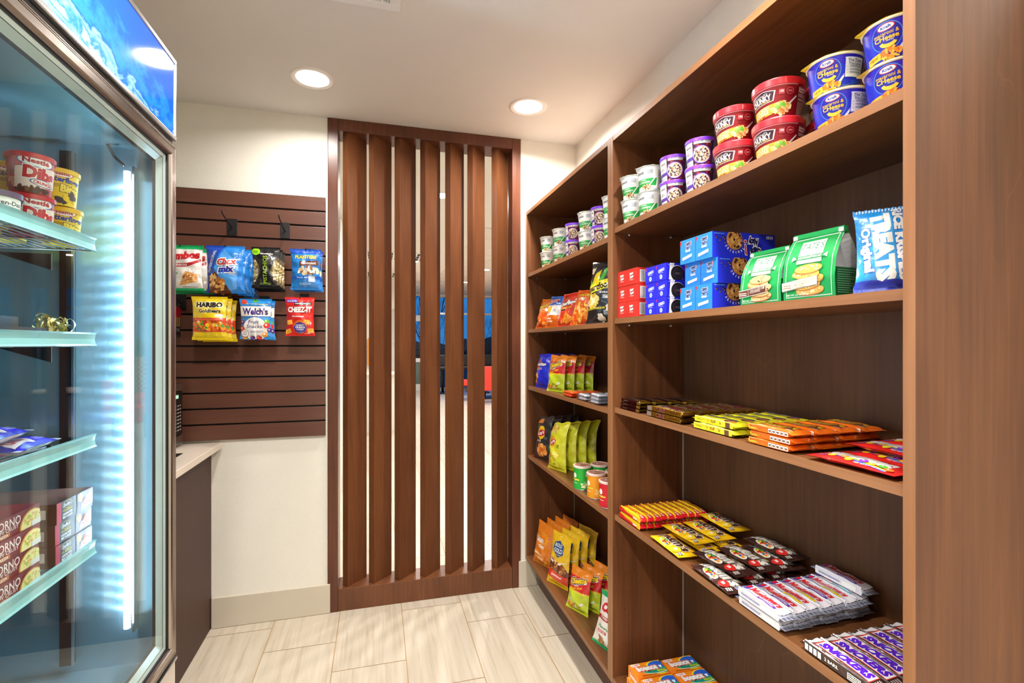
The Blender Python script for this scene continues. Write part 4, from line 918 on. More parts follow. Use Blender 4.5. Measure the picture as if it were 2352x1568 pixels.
# ---------------------------------------------------------------- cartons
def barcode(a, x0, y0, x1, y1, n, ver=True):
    r = random.Random(n); a.R(x0-2, y0-2, x1+2, y1+2, W_); p = x0 if ver else y0; e = x1 if ver else y1; a.lay += 1
    while p < e:
        w = r.uniform(.4, 1.3)*(e-p if e-p < 1 else 1)
        a.R(*((p, y0, min(p+w, e), y1) if ver else (x0, p, x1, min(p+w, e))), '#33406a', lift=False); p += w+r.uniform(.5, 1.4)
def cartons():
    w, d, h = .0660, .10, .0540
    a = Art(w, h); a.P([(-50, a.H-12), (-50, a.H), (-38, a.H)], '#c03a3a'); a.T('Nutter', -2, a.H*.70, 38, 15, W_, .06, rot=8, ol=('#7a1414', .05)); a.T('Butter', 2, a.H*.50, 38, 15, W_, .06, rot=8, ol=('#7a1414', .05)); a.F(-18, a.H*.26, 18, a.H*.36, 2, '#f2c9c4', 2)
    a.R(-50, a.H*.2, 50, a.H*.207, '#b5231c'); b = Art(d, h); barcode(b, -36, 9, -14, b.H-9, 3); b.T('COOKIES', 18, b.H*.5, 34, 12, W_, .03)
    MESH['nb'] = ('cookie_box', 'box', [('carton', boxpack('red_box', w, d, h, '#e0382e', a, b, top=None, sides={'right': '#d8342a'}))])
    w, d, h = .0590, .16, .0500
    a = Art(w, h); a.P([(-46, a.H-14), (-34, a.H-4), (-38, a.H-22)], '#e0303c'); a.T('OREO', 6, a.H*.62, 58, 16, W_, .04, rot=8); a.F(-16, a.H*.42, 24, a.H*.5, 1, '#9fb0ff', 2); a.E(4, a.H*.22, 13, 12, '#d9e6f5'); a.E(4, a.H*.22, 9, 8, '#8fb4dd')
    b = Art(d, h); b.P([(-44, 0), (-40, 0), (-32, b.H), (-42, b.H)], '#e9eef8'); b.B(-38, b.H*.5, 5, b.H*.5, 30, 2.2, [W_], 5); b.E(-27, b.H*.38, 15.5, 15.5, W_, n=30); b.E(-26, b.H*.38, 14.5, 14.5, '#2a2426', n=30)
    for i in range(26): t = i*2*PI/26; b.E(-26+12.6*math.cos(t), b.H*.38+12.6*math.sin(t), .8, .8, '#5a5254', n=6, lift=False)
    b.E(-26, b.H*.38, 9, 9, '#453e40'); b.E(-26, b.H*.38, 8.4, 8.4, '#2a2426'); b.T('OREO', -26, b.H*.38, 11, 4, '#6a6264', .03); b.F(-46, b.H-4, -36, b.H-2, 1, '#aab6ff', 3); b.T('OREO', 24, b.H*.5, 40, 14, W_, .05)
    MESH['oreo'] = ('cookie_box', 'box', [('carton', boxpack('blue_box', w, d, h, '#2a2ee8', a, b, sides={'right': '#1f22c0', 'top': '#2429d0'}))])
    w, d, h = .0690, .196, .0665
    a = Art(w, h); a.R(-50, a.H*.45, 50, a.H*.455, '#2269c0'); a.P([(-50, a.H-24), (-50, a.H-2), (-38, a.H-6)], '#e0303c')
    a.T('Chips', 2, a.H*.80, 34, 13, '#1c2468', .05, rot=7, ol=(W_, .09)); a.T('Ahoy', 4, a.H*.64, 32, 13, '#1c2468', .05, rot=7, ol=(W_, .09)); a.T('!', 24, a.H*.80, 4, 16, '#e0303c', .05, ol=(W_, .05))
    a.F(-12, a.H*.46, 20, a.H*.55, 3, '#e3f0fb', 2, .8); a.P([(-32, a.H*.26), (30, a.H*.36), (30, a.H*.24), (-32, a.H*.14)], W_)
    b = Art(d, h); H = b.H; b.F(-47, H-3.2, -31, H-1.4, 1, '#6fb4f5', 3)
    for x, y in ((-44, .78), (-38, .68), (-33, .80), (-30, .60), (-31, .74)): b.E(x, H*y, 1.7, 1.5, '#3a1c20', n=9); b.E(x-.4, H*y-.6, .7, .5, '#d9c0c4', n=7)
    b.E(-15, H*.72, 13.5, 13.5, '#c98d4a', n=36); b.B(-15, H*.72, 11, 11, 90, 2.0, ['#dba862', '#b87a38', '#e6bd7c', '#c08742'], 4, asp=.8); b.B(-15, H*.72, 11, 11, 14, 2.1, ['#3a2018', '#4a2a1c'], 6, asp=.9)
    b.P([(-8, H), (-4, H*.8), (-3.5, H*.5), (-7, H*.36), (4, H*.3), (8, H)], '#2330d6')
    for i, ch in enumerate('ORIGINAL'):
        t = math.radians(212+i*15); b.T(ch, -15+17*math.cos(t), H*.72+17*math.sin(t), 2.3 if ch != 'I' else .7, 3.4, W_, .03, rot=math.degrees(t)+90)
    b.T('Chips', 17, H*.32, 17, 13, '#14164e', .05, rot=180, ol=(W_, .12)); b.T('Ahoy', 13, H*.69, 16, 12, '#14164e', .05, rot=180, ol=(W_, .12)); b.P([(-.5, H*.12), (3.5, H*.10), (1.8, H*.55), (-1.6, H*.55)], W_); b.P([(.2, H*.15), (2.8, H*.13), (1.2, H*.52), (-1, H*.52)], '#d02230'); b.E(0, H*.66, 2.6, 2.6, W_); b.E(0, H*.66, 1.9, 1.9, '#d02230')
    for i in range(4): b.R(34+i*2.8, H*.80, 36.2+i*2.8, H*.92, '#d9e0ff', lift=False)
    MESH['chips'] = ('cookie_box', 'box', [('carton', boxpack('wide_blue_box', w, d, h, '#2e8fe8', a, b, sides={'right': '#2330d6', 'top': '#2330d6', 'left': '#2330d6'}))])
    # dryer sheet box, lies flat: top face carries the art
    w, d, h = .117, .072, .040
    t = Art(w, d); H = t.H; t.P([(-50, 0), (50, 0), (50, H*.35), (-50, H*.2)], '#ee7a1a'); t.E(30, H*.52, 36, 30, '#f4d32a', n=40); t.E(32, H*.56, 30, 25, '#2a62d0', n=40); t.R(10, H*.10, 50, H*.38, '#1f8f7c'); t.E(18, H*.30, 40, 11, '#f8f0c0', n=30); t.E(18, H*.34, 40, 11, '#1f8f7c', n=30); t.R(50, 0, 60, H, '#ee7a1a')
    t.R(20, H*.22, 46, H*.34, '#b9d42a'); t.F(22, H*.24, 44, H*.32, 2, '#5a8a1a', 1); t.P([(34, H*.62), (44, H*.62), (41, H*.44), (37, H*.44)], '#e8f2fb')
    t.T('bounce', -4, H*.58, 66, 22, W_, .07, rot=0, ol=('#e2491c', .09), ol2=('#f7c9a0', .12)); t.R(-46, H*.78, -18, H*.95, W_); t.T('40 SHEETS', -32, H*.865, 24, 6, '#c8401c', .03); t.F(-34, H*.06, 12, H*.13, 2, '#9a4a10', 3)
    f = Art(w, h); f.T('bounce', 0, f.H*.5, 46, 14, W_, .05, ol=('#e2491c', .05)); l = Art(d, h); l.T('bounce', 0, l.H*.45, 60, 20, W_, .05); l.E(-30, l.H*.75, 3, 3, '#2a3a8a')
    MESH['bounce'] = ('dryer_sheet_box', 'box', [('carton', boxpack('orange_box', w, d, h, '#f08a1e', f, None, l, t))])
    # frozen meals (front faces the door)
    w, d, h = .146, .20, .0480
    a = Art(w, h); H = a.H; a.R(-50, 0, -38, H, '#c01f30'); a.P([(-38, 0), (4, 0), (2, H), (-38, H)], '#2a1c22'); a.E(-22, H*.78, 13, 6, '#e8c060'); a.E(-22, H*.78, 12.2, 5.3, '#1d1a24'); a.T('Stouffer\'s', -22, H*.78, 20, 6, W_, .02, sh=.2)
    a.T('CLASSICS', -22, H*.52, 25, 4, '#e3d23a', .02); a.T('LASAGNA WITH', -22, H*.34, 26, 4, W_, .04); a.T('MEAT & SAUCE', -22, H*.19, 26, 4, W_, .04); a.R(4, 0, 50, H, '#4a2620'); a.E(14, H*.72, 6, 6.5, '#f3d21a'); a.F(10.5, H*.62, 17.5, H*.82, 3, '#c0701a', 2)
    a.P([(14, H*.12), (50, H*.2), (50, H*.92), (44, H*.86), (20, H*.5)], '#efe6dc'); a.B(34, H*.48, 13, H*.24, 90, 2.3, ['#b8401f', '#8c2a16', '#d97a3a', '#efc9a0', '#a8381c'], 4)
    l = Art(d, h); l.B(10, l.H*.5, 30, l.H*.3, 60, 2.4, ['#8c4a2a', '#a8643a', '#c98a5a'], 3); l.R(28, l.H*.3, 40, l.H*.75, '#c9bdb2')
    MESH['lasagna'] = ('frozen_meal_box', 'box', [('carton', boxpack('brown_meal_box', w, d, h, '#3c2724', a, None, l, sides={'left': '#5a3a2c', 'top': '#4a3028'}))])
    w, d, h = .175, .18, .0415
    a = Art(w, h); H = a.H; a.R(-50, 0, 50, H, '#7a1c20'); a.T('DIGIORNO', -14, H*.66, 60, 10, '#efe3dc', .01); a.T('CRISPY CRUST', -10, H*.36, 44, 4, '#efe3dc', .01); a.R(-22, H*.06, -2, H*.24, '#c0702a'); a.T('PIZZA', -12, H*.15, 14, 3, W_, .01)
    a.E(36, H*.1, 22, H*.78, '#c98f3a', n=36); a.E(37, H*.1, 20.5, H*.72, '#e9e09a', n=36); a.B(37, H*.34, 17, H*.3, 60, 1.8, ['#d9e070', '#f2ecb8', '#b8c04a', '#e0b060'], 3); a.P([(34, 0), (50, 0), (50, H*.3), (34, H*.26)], '#d5d8d8')
    MESH['pizza'] = ('frozen_pizza_box', 'box', [('carton', boxpack('red_pizza_box', w, d, h, '#6a1c1e', a))])
cartons()
z = RV[1]+.0006; LVN = ('bottom', 'middle', 'top')
for c_ in range(2):
    for k in range(3):
        dx = (.0, .002, .001)[k]; dy = (0, .001, .002)[k]
        put('nb', .834+dx, 1.5835-c_*.0668+dy*.3, z+k*.0552, label=f'red cookie box, {LVN[k]} of the {("stack touching the divider", "stack beside the dark blue boxes")[c_]}', group='red cookie boxes on the second shelf')
        put('oreo', .834+dx, 1.4215-c_*.0605+dy-.024, z+k*.0510, label=f'dark blue cookie box, {LVN[k]} of the {("stack beside the red boxes", "stack beside the wide blue boxes")[c_]}', group='dark blue cookie boxes on the second shelf')
        put('chips', .834+(0, .012, 0)[k], 1.2315-c_*.0705-.030-(0, .006, 0)[k], z+k*.0668, label=f'wide blue chocolate chip cookie box, {LVN[k]} of the {("far", "near")[c_]} stack', group='wide blue cookie boxes on the second shelf')
z = RV[4]+.0006
for i, (x, y) in enumerate(((.900, 1.481), (1.023, 1.474), (.902, 1.402), (1.025, 1.399), (.904, 1.325), (1.027, 1.324))):
    for k in (0, 1): put('bounce', x-(.006 if not k and i % 2 == 0 else 0), y, z+k*.0403, yaw=0, label=f'orange dryer sheet box, {("lower", "upper")[k]} layer, {("front", "back")[i % 2]} column, {("far", "middle", "near")[i//2]} row' if i//2 != 1 else f'orange dryer sheet box, {("lower", "upper")[k]} layer, {("front", "back")[i % 2]} column, middle row', group='orange dryer sheet boxes on the bottom shelf')
z = SH[3]-.0255
for k in range(3): put('lasagna', -.712-.002*(k == 1), 1.441+.002*k, z+k*.0485, yaw=90, label=f'brown frozen lasagna box, {LVN[k]} of the stack at the shelf end', group='frozen lasagna boxes in the freezer')
for k in range(4): put('pizza', -.710-.003*(k % 2), 1.221+(.0, .003, .001, .006)[k], z+k*.0420, yaw=90, label=f'dark red frozen pizza box, {("bottom", "second", "third", "top")[k]} of its stack', group='frozen pizza boxes in the freezer')
# ---------------------------------------------------------------- film bags
def bag(key, name, w, h, t, art, base, back='#b9bcc2', mat='film', **kw):
    cat = kw.pop('cat', 'bag'); MESH[key] = (name, cat, [('bag', film(key, w, h, t, art, base, back, mat, **kw))])
def cheetos_limon():
    w, h = .135, .185; a = Art(w, h); H = a.H
    a.R(-50, H*.80, 50, H, '#e8871c'); a.R(-50, H*.48, 50, H*.80, '#d2202a'); a.Z(-50, 50, H*.80-3, H*.80, 26, '#d2202a', 3); a.R(-50, 0, 50, H*.47, '#c3d62a'); a.Z(-50, 50, H*.44, H*.48, 30, '#f2d22a', 2); a.Z(-50, 50, H*.36, H*.45, 30, '#c3d62a', 5)
    a.T('Cheetos', 0, H*.72, 76, 19, '#f6d12a', .05, sh=.25, rot=16, ol=(K_, .10), ol2=(W_, .15)); a.T('CRUNCHY', -4, H*.60, 26, 4, W_, .03, rot=14); a.T('Flamin\' Hot', -6, H*.54, 62, 9, '#f7c520', .04, sh=.3, rot=14)
    for cx, cy in ((-30, .24), (2, .13), (26, .22)): a.B(cx, H*cy, 6, 4, 7, 4, ['#e9efe0', '#cfd8c4', '#f2f4ea'], int(cx+40), asp=.8)
    for x0, y0, s_ in ((-8, .19, 1),):
        p = [(x0+i*4.2, H*y0+4*math.sin(i*.8)*s_) for i in range(9)]; a.P(p+[(x+.6, y-2.2) for x, y in p[::-1]], '#a8501a')
    a.B(-24, H*.14, 18, H*.06, 16, 5, ['#e9702a', '#f2a53a', '#d94a1c', '#e6efe0'], 4); a.E(24, H*.40, 9, 3, '#9ab020'); a.E(24, H*.40, 8, 2.3, '#c3d62a'); a.F(16, H*.085, 40, H*.11, 1, '#6b7a18', 3)
    bag('limon', 'chip_bag', w, h, .043, a, '#c3d62a', zig=.0012, seed=3, slump=.05, taper=.08)
limons = cheetos_limon()
def cheetos_orange():
    w, h = .130, .170; a = Art(w, h); H = a.H; a.R(-50, H*.5, 50, H, '#ea7a18'); a.B(0, H*.22, 46, H*.24, 70, 9, FOOD['hot'], 5, asp=.4); a.T('Cheetos', 2, H*.70, 66, 15, '#f6d12a', .05, sh=.25, rot=14, ol=(K_, .10), ol2=('#f7e08a', .14)); a.T('CRUNCHY', 0, H*.58, 34, 5, W_, .03, rot=12)
    bag('crunchy', 'chip_bag', w, h, .045, a, '#e0601a', seed=5, slump=.06, taper=.1)
    a = Art(w, h); a.R(-50, 0, 50, H*.42, '#e8701a'); a.Z(-50, 50, H*.36, H*.66, 24, W_, 4); a.R(-50, H*.36, 50, H*.6, W_); a.R(-50, 0, 50, H*.34, '#e8701a'); a.T('RUFFLES', 0, H*.80, 62, 14, '#c42230', .05, rot=6, ol=(W_, .08), ol2=('#1a3a8c', .11)); a.E(-14, H*.52, 18, 17, '#e9a928', rot=30)
    for i in range(6): a.P([(-28+i*5, H*.43), (-27+i*5, H*.43), (-23+i*5, H*.62), (-24+i*5, H*.62)], '#f7cf6a', lift=False)
    a.T('CHEDDAR', -18, H*.26, 44, 6, W_, .03); a.T('& SOUR CREAM', -14, H*.18, 54, 5, W_, .03); a.F(10, H*.46, 28, H*.54, 3, '#7a89a8', 3)
    bag('ruffles', 'chip_bag', w, h, .045, a, '#1c66c4', seed=7, slump=.05, taper=.06)
    w, h = .140, .172; a = Art(w, h); H = a.H; a.R(-50, 0, 50, H, '#d23a1e'); a.R(-50, H*.83, 50, H, '#e0321e'); a.P([(-42, H*.42), (-24, H*.92), (-4, H*.42)], '#1f1418'); a.P([(-36, H*.46), (-24, H*.84), (-10, H*.46)], '#e9501c'); a.T('Doritos', -2, H*.64, 74, 15, W_, .06, rot=8, ol=(K_, .09)); a.T('NACHO CHEESE', 0, H*.50, 50, 5, '#f8d23a', .03, rot=6)
    a.P([(-30, H*.08), (24, H*.12), (2, H*.40)], '#e8872a'); a.P([(0, H*.06), (42, H*.2), (8, H*.34)], '#f09a2e'); a.B(0, H*.2, 26, H*.1, 30, 3, ['#f6c04a', '#c9501c', '#f2a53a'], 3)
    bag('doritosR', 'chip_bag', w, h, .045, a, '#c92a1a', seed=9, slump=.05, taper=.05)
    a = Art(w, h); a.R(-50, H*.5, 50, H, '#e8631c'); a.B(0, H*.3, 40, H*.26, 60, 12, ['#f2a02a', '#f6b83a', '#e07a1c', '#fbd06a', '#d9501a'], 8, asp=.5); a.R(-22, H*.66, 14, H*.72, '#fbe9c0'); a.T('CORN CHIPS', 0, H*.80, 60, 11, '#f9d83a', .05, ol=('#a8201a', .06)); a.T('CHILI CHEESE', -4, H*.69, 34, 5, '#8c2a1a', .02)
    bag('corn', 'chip_bag', w, h, .04, a, '#e0551a', seed=11, slump=.09, taper=.12)
    w, h = .172, .262; a = Art(w, h); H = a.H; a.R(-50, H*.9, 50, H, '#3a3d42')
    a.P([(-34, H*.60), (-2, H*.56), (-4, H*.83), (-20, H*.78)], '#f2dc1e'); a.P([(-4, H*.60), (10, H*.66), (16, H*.88), (6, H*.84)], '#3fae2a'); a.P([(-42, H*.55), (-30, H*.62), (-44, H*.72)], '#55c22a')
    a.P([(-50, H*.42), (38, H*.54), (34, H*.68), (-50, H*.58)], '#f4e01c'); a.T('smartfood', -8, H*.55, 84, 17, K_, .04, rot=9); a.F(4, H*.44, 42, H*.47, 2, W_, 3); a.F(14, H*.36, 32, H*.42, 3, W_, 4)
    a.B(-16, H*.33, 18, H*.09, 40, 7, ['#f3df8a', '#e9cc5e', '#fbf0bc', '#d9b23e'], 4, asp=.8); 
    for x, y in ((-34, .84), (20, .80), (30, .22), (6, .08)): a.B(x, H*y, 8, 7, 14, 5, ['#f4ead0', '#e6d3a0', '#fff9e8'], int(x+50), asp=.8)
    a.T('WHITE CHEDDAR', -8, H*.215, 58, 4.5, '#efe01e', .03, rot=3); a.F(16, H*.12, 40, H*.19, 3, '#c9ccd2', 5)
    bag('popcorn', 'popcorn_bag', w, h, .08, a, '#1f2227', seed=12, slump=.05, taper=.04)
    w, h = .140, .190; a = Art(w, h); H = a.H; a.P([(-36, H*.50), (-14, H*.92), (-2, H*.50)], W_); a.P([(-34, H*.51), (-14, H*.89), (-5, H*.51)], '#1f1a22'); a.P([(-30, H*.52), (-15, H*.84), (-8, H*.52)], '#c9401c'); a.T('Doritos', -4, H*.66, 72, 14, W_, .06, rot=2, ol=('#101a7a', .09)); a.T('COOL RANCH', -4, H*.53, 34, 9, '#e9c9d8', .02)
    a.P([(-50, H*.16), (-24, H*.44), (-12, H*.34), (-34, H*.12)], '#e9a12a'); a.P([(-36, H*.38), (-6, H*.30), (-34, H*.10)], '#f2ae33')
    bag('doritosB', 'chip_bag', w, h, .052, a, '#1c2fe0', back='#1a25a8', seed=14, slump=.05, taper=.1)
cheetos_orange()
def lays():
    w, h = .145, .245; a = Art(w, h); H = a.H; a.E(0, H*.60, 24, 25, '#f0c52a'); a.P([(-24, H*.58), (24, H*.60), (0, H*.42)], '#f0c52a'); a.E(0, H*.585, 27, 12, '#c9202c', rot=14); a.T('Lay\'s', 0, H*.585, 42, 17, W_, .05, sh=.2, rot=14); a.F(-30, H*.39, 6, H*.43, 2, W_, 3)
    a.B(6, H*.22, 26, H*.12, 46, 9, ['#e8862e', '#f2a04a', '#c9601c', '#f7b86a'], 4, asp=.8); a.P([(-40, H*.80), (0, H*.82), (-4, H*.94), (-30, H*.92)], '#e0862e'); a.F(20, H*.46, 34, H*.52, 4, '#8a8c92', 3); a.R(-50, 0, -36, H*.3, '#5a1a1c')
    bag('laysK', 'chip_bag', w, h, .044, a, '#2e2c2e', back='#3a3a3c', seed=21, slump=.11, taper=.16)
    w, h = .140, .250; a = Art(w, h); H = a.H; a.E(-16, H*.56, 20, 20, '#e9a820'); a.E(-16, H*.545, 24, 10, '#c9202c', rot=20); a.T('Lay\'s', -16, H*.545, 38, 15, W_, .05, sh=.2, rot=20); a.B(-16, H*.84, 26, H*.08, 14, 13, ['#d9b63a', '#cfa92e', '#e8cf6a'], 3, asp=.7)
    a.E(8, H*.32, 17, 14, '#e8d24a'); a.E(7, H*.32, 15, 12, '#efdf6e'); a.B(-34, H*.2, 12, H*.1, 10, 8, ['#c98a2a', '#e0b23e'], 5); a.T('Classic', -30, H*.40, 20, 5, '#7a5a18', .01); a.F(14, H*.45, 26, H*.52, 4, '#6a6a1a', 4); a.E(30, H*.58, 7, 3, '#9aa01a'); a.E(30, H*.58, 6.2, 2.3, '#d8dc2a'); a.F(-10, H*.12, 8, H*.14, 1, '#6a6a1a', 2)
    bag('laysY', 'chip_bag', w, h, .052, a, '#d9dc2c', back='#d0d330', seed=22, bulge=.4, slump=.12, taper=.16)
    w, h = .150, .225; a = Art(w, h); H = a.H; a.E(14, H*.62, 18, 18, '#f6a92a'); a.E(12, H*.63, 15, 15, '#ee8a20')
    for i in range(12): t = i*PI/6; a.P([(14+19*math.cos(t-.08), H*.62+19*math.sin(t-.08)), (14+19*math.cos(t+.08), H*.62+19*math.sin(t+.08)), (14+26*math.cos(t), H*.62+26*math.sin(t))], '#f8c64a', lift=False)
    a.T('Sun', -8, H*.60, 44, 22, W_, .05, rot=-6); a.T('CHIPS', 4, H*.44, 30, 10, W_, .05, rot=-10); a.T('HARVEST', -12, H*.26, 50, 9, '#f7e2b0', .04, rot=-6); a.T('CHEDDAR', -10, H*.16, 48, 9, '#f7e2b0', .04, rot=-6); a.E(26, H*.10, 6, 6, '#f3c22a'); a.B(0, H*.05, 30, H*.03, 10, 6, FOOD['chip'], 2)
    bag('sun', 'chip_bag', w, h, .046, a, '#e8831e', back='#d9741c', seed=23, slump=.06, taper=.16)
    w, h = .150, .255; a = Art(w, h); H = a.H; a.P([(-50, H*.30), (50, H*.12), (50, H*.32), (-50, H*.56)], '#6a3418'); a.P([(-50, H*.56), (4, H*.44), (50, H*.50), (4, H*.40), (-50, H*.44)], W_); a.B(4, H*.34, 38, H*.10, 60, 8, FOOD['pretzel'], 5, asp=.5); a.P([(-50, H*.14), (50, H*.08), (50, H*.22), (-50, H*.30)], '#d93a22'); a.T('Original', 0, H*.19, 48, 9, W_, .03, sh=.3, rot=-4); a.T('thins', -24, H*.49, 20, 8, '#a01c22', .03, rot=-6)
    a.P([(-26, H*.62), (4, H*.53), (26, H*.60), (28, H*.80), (0, H*.88), (-26, H*.82)], '#f0d060'); a.P([(-24, H*.63), (4, H*.545), (24, H*.61), (26, H*.79), (0, H*.865), (-24, H*.81)], '#123a6e'); a.P([(-22.5, H*.64), (4, H*.556), (22.5, H*.618), (24.5, H*.782), (0, H*.853), (-22.5, H*.80)], '#2a5a98'); a.T('ROLD', 0, H*.77, 36, 12, W_, .02, sh=.1); a.T('GOLD', 0, H*.67, 42, 14, W_, .02, sh=.1); a.T('Pretzels', 4, H*.60, 24, 5, '#f0d060', .0, sh=.3)
    bag('gold', 'pretzel_bag', w, h, .043, a, '#efc21c', back='#dcae18', seed=24, slump=.05, taper=.12)
    w, h = .190, .20; a = Art(w, h); H = a.H; a.R(-50, H*.91, 50, H, '#12a860'); a.R(-50, 0, 50, H*.05, '#12a860'); a.T('Combos', 4, H*.76, 84, 19, '#d0202c', .07, sh=.2, rot=5); a.P([(-50, H*.56), (20, H*.60), (48, H*.70), (48, H*.64), (20, H*.52), (-50, H*.49)], '#b8262c'); a.T('STUFFED SNACKS', -8, H*.55, 56, 4.5, W_, .03, rot=2)
    a.T('Pizzeria', -18, H*.38, 34, 6, '#2a8a3e', .02); a.R(-34, H*.27, -6, H*.32, '#c9343a'); a.T('PRETZEL', -20, H*.295, 22, 3, W_, .02); a.E(30, H*.46, 9, 8, '#c9c9c6'); a.E(30, H*.46, 8, 7, W_)
    a.P([(0, H*.10), (16, H*.42), (40, H*.36), (42, H*.20)], '#e0a45c'); a.B(24, H*.27, 15, H*.08, 60, 3, ['#e8b878', '#c97a34', '#f0cc94', '#b8602a', '#9c4a22'], 4); a.B(-24, H*.14, 14, H*.04, 8, 6, ['#c9a46a', '#a87a3c'], 6); a.F(6, H*.07, 40, H*.09, 1, '#5a5a5a', 3)
    bag('combos', 'snack_bag', w, h, .045, a, '#eeece6', back='#dfded8', seed=25)
lays()
def pegs():
    w, h = .165, .215; a = Art(w, h); H = a.H; a.P([(-50, H*.30), (-50, H), (0, H), (-26, H*.62), (-30, H*.4)], '#1648b8'); a.P([(-28, H*.52), (0, H*.92), (40, H*.62), (30, H*.10), (14, H*.04)], '#4fa0ec'); a.P([(-50, 0), (-50, H*.22), (-26, H*.46), (8, H*.14), (14, 0)], '#5a2c14'); a.B(-26, H*.20, 26, H*.17, 70, 7, ['#c98334', '#e0a04a', '#a8602a', '#f2c77a', '#7a3e1a', '#e8b860'], 3, asp=.55)
    a.P([(-50, 0), (-44, H*.5), (-40, H*.5), (-44, 0)], '#1648b8'); a.T('TRADITIONAL', -34, H*.66, 66, 8, '#cfe4fa', .03, rot=72); a.T('Chex', 8, H*.66, 52, 18, '#cf2f2a', .05, sh=.25, rot=4, ol=(W_, .11)); a.T('mix', 8, H*.50, 42, 17, '#2a36a8', .06, sh=.25, rot=4, ol=(W_, .11)); a.F(14, H*.38, 30, H*.42, 2, W_, 3)
    bag('chex', 'snack_bag', w, h, .055, a, '#2280d8', back='#1f66c0', seed=31)
    w, h = .125, .19; a = Art(w, h); H = a.H
    for s_ in (-1, 1):
        p = [(s_*50, H*.10), (s_*42, H*.08)]+[(s_*(50-30*math.sin(PI*k/10)), H*(.10+.66*k/10)) for k in range(1, 10)]+[(s_*50, H*.76)]; a.P(p, '#6d5a34'); a.B(s_*40, H*.42, 10, H*.26, 60, 6, FOOD['pist'], 3+s_, asp=.6)
    a.P([(-22, H*.05), (22, H*.05), (12, H*.4), (26, H*.8), (-26, H*.8), (-12, H*.4)], '#17171a'); a.T('PISTACHIOS', 0, H*.46, 100, 15, '#a6d02a', .01, rot=90); a.T('Wonderful', 4, H*.835, 46, 6, W_, .04)
    p = []; 
    for i in range(32): t = i*2*PI/32; rr = 17 if i % 2 else 14; p.append((-34+rr*math.cos(t), H*.88+rr*.8*math.sin(t)))
    a.P(p, '#9be01e'); a.F(-42, H*.85, -26, H*.91, 3, '#2a7a1a', 3); a.F(-20, H*.10, 20, H*.13, 2, '#8ab82a', 3)
    bag('pist', 'nut_bag', w, h, .035, a, '#1d1d20', back='#2a2a2c', seed=32)
    w, h = .140, .195; a = Art(w, h); H = a.H; a.R(-50, H*.88, 50, H, '#1a50b8'); a.T('PLANTERS', 2, H*.80, 74, 12, '#f2d73a', .05, ol=('#12408c', .06)); a.P([(-20, H*.58), (46, H*.60), (46, H*.72), (-20, H*.70)], '#6a3a2a'); a.T('NUTS & CHOCOLATE', 12, H*.65, 50, 6, W_, .03); a.R(-50, H*.26, 50, H*.34, '#1560c8'); a.B(12, H*.47, 34, H*.09, 50, 7, ['#f0dfc0', '#e8cfa0', '#fbf3e0', '#8a5a3a'], 4); a.T('TRAIL MIX', -8, H*.30, 44, 5, '#bfe0fa', .02); a.R(12, H*.20, 34, H*.34, '#d5e6f5'); a.F(-20, H*.12, 20, H*.18, 2, '#bfe0fa', 3)
    bag('plant', 'nut_bag', w, h, .040, a, '#2a86dc', back='#1a58b8', seed=33)
    w, h = .150, .195; a = Art(w, h); H = a.H; a.T('HARIBO', 2, H*.81, 76, 16, '#1f1a18', .06, ol=('#faf3c0', .10)); a.T('Goldbears', 4, H*.67, 64, 11, '#1f1a18', .04, ol=('#faf3c0', .07)); a.E(32, H*.57, 12, 4, W_); a.R(-50, H*.20, 50, H*.51, '#e0482a'); a.R(-44, H*.47, 44, H*.475, '#f7b8a0'); a.R(-46, H*.23, 46, H*.45, '#b85018'); a.B(0, H*.33, 44, H*.09, 90, 6.5, ['#f08a1c', '#f6a52a', '#e8601a', '#f4c02a', '#2f9a3a', '#cf2a1c', '#f7e9c0'], 5, asp=.8, sq=True); a.R(-50, H*.19, 50, H*.21, '#e0482a')
    bag('gummy', 'candy_bag', w, h, .040, a, '#f0d01c', back='#e6c81c', seed=34, cat='bag')
    w, h = .140, .185; a = Art(w, h); H = a.H; a.R(-50, H*.84, 50, H, '#2386d6'); a.T('Fruit is our 1st Ingredient!', 2, H*.87, 76, 5, '#f4e23a', .02, rot=-2); a.E(-36, H*.92, 9, 8, '#e0402c'); a.E(0, H*.95, 9, 6, '#4aa83a'); a.R(-50, H*.56, 50, H*.82, W_); a.R(-50, H*.815, 50, H*.825, '#3a2a7a'); a.R(-50, H*.56, 50, H*.57, '#3a2a7a'); a.T('Welch\'s', 0, H*.69, 84, 24, '#3b2078', .04)
    a.R(-50, 0, 50, H*.54, '#2f90da'); a.E(0, H*.26, 40, 38, W_); a.T('Fruit', -4, H*.43, 36, 12, '#3b2078', .01, sh=.3); a.T('Snacks', -2, H*.32, 52, 12, '#3b2078', .01, sh=.3); a.F(-14, H*.16, 26, H*.22, 3, '#6a6aa0', 3)
    for x, y, r_, c_ in ((38, .44, 8, '#7ac23a'), (38, .34, 10, '#e0302c'), (46, .22, 8, '#4a2a8c'), (30, .12, 9, '#f09a2a'), (-42, .42, 8, '#5a2a8c'), (-44, .26, 9, '#e8402a'), (-34, .06, 9, '#f0a02a'), (10, .04, 9, '#e0402c'), (-10, .04, 8, '#5a2a8c')): a.E(x, H*y, r_, r_*.9, c_); a.E(x-2, H*y+2, r_*.3, r_*.3, '#f7e6d8')
    a.E(-34, H*.15, 13, 12, '#3b2078'); a.E(-34, H*.15, 12, 11, W_); a.T('REAL', -34, H*.18, 13, 4, '#2a2a5a', .02); a.T('FRUIT', -34, H*.125, 15, 4, '#2a2a5a', .02)
    bag('fruit', 'candy_bag', w, h, .040, a, '#2f90da', back='#2a80c8', seed=35)
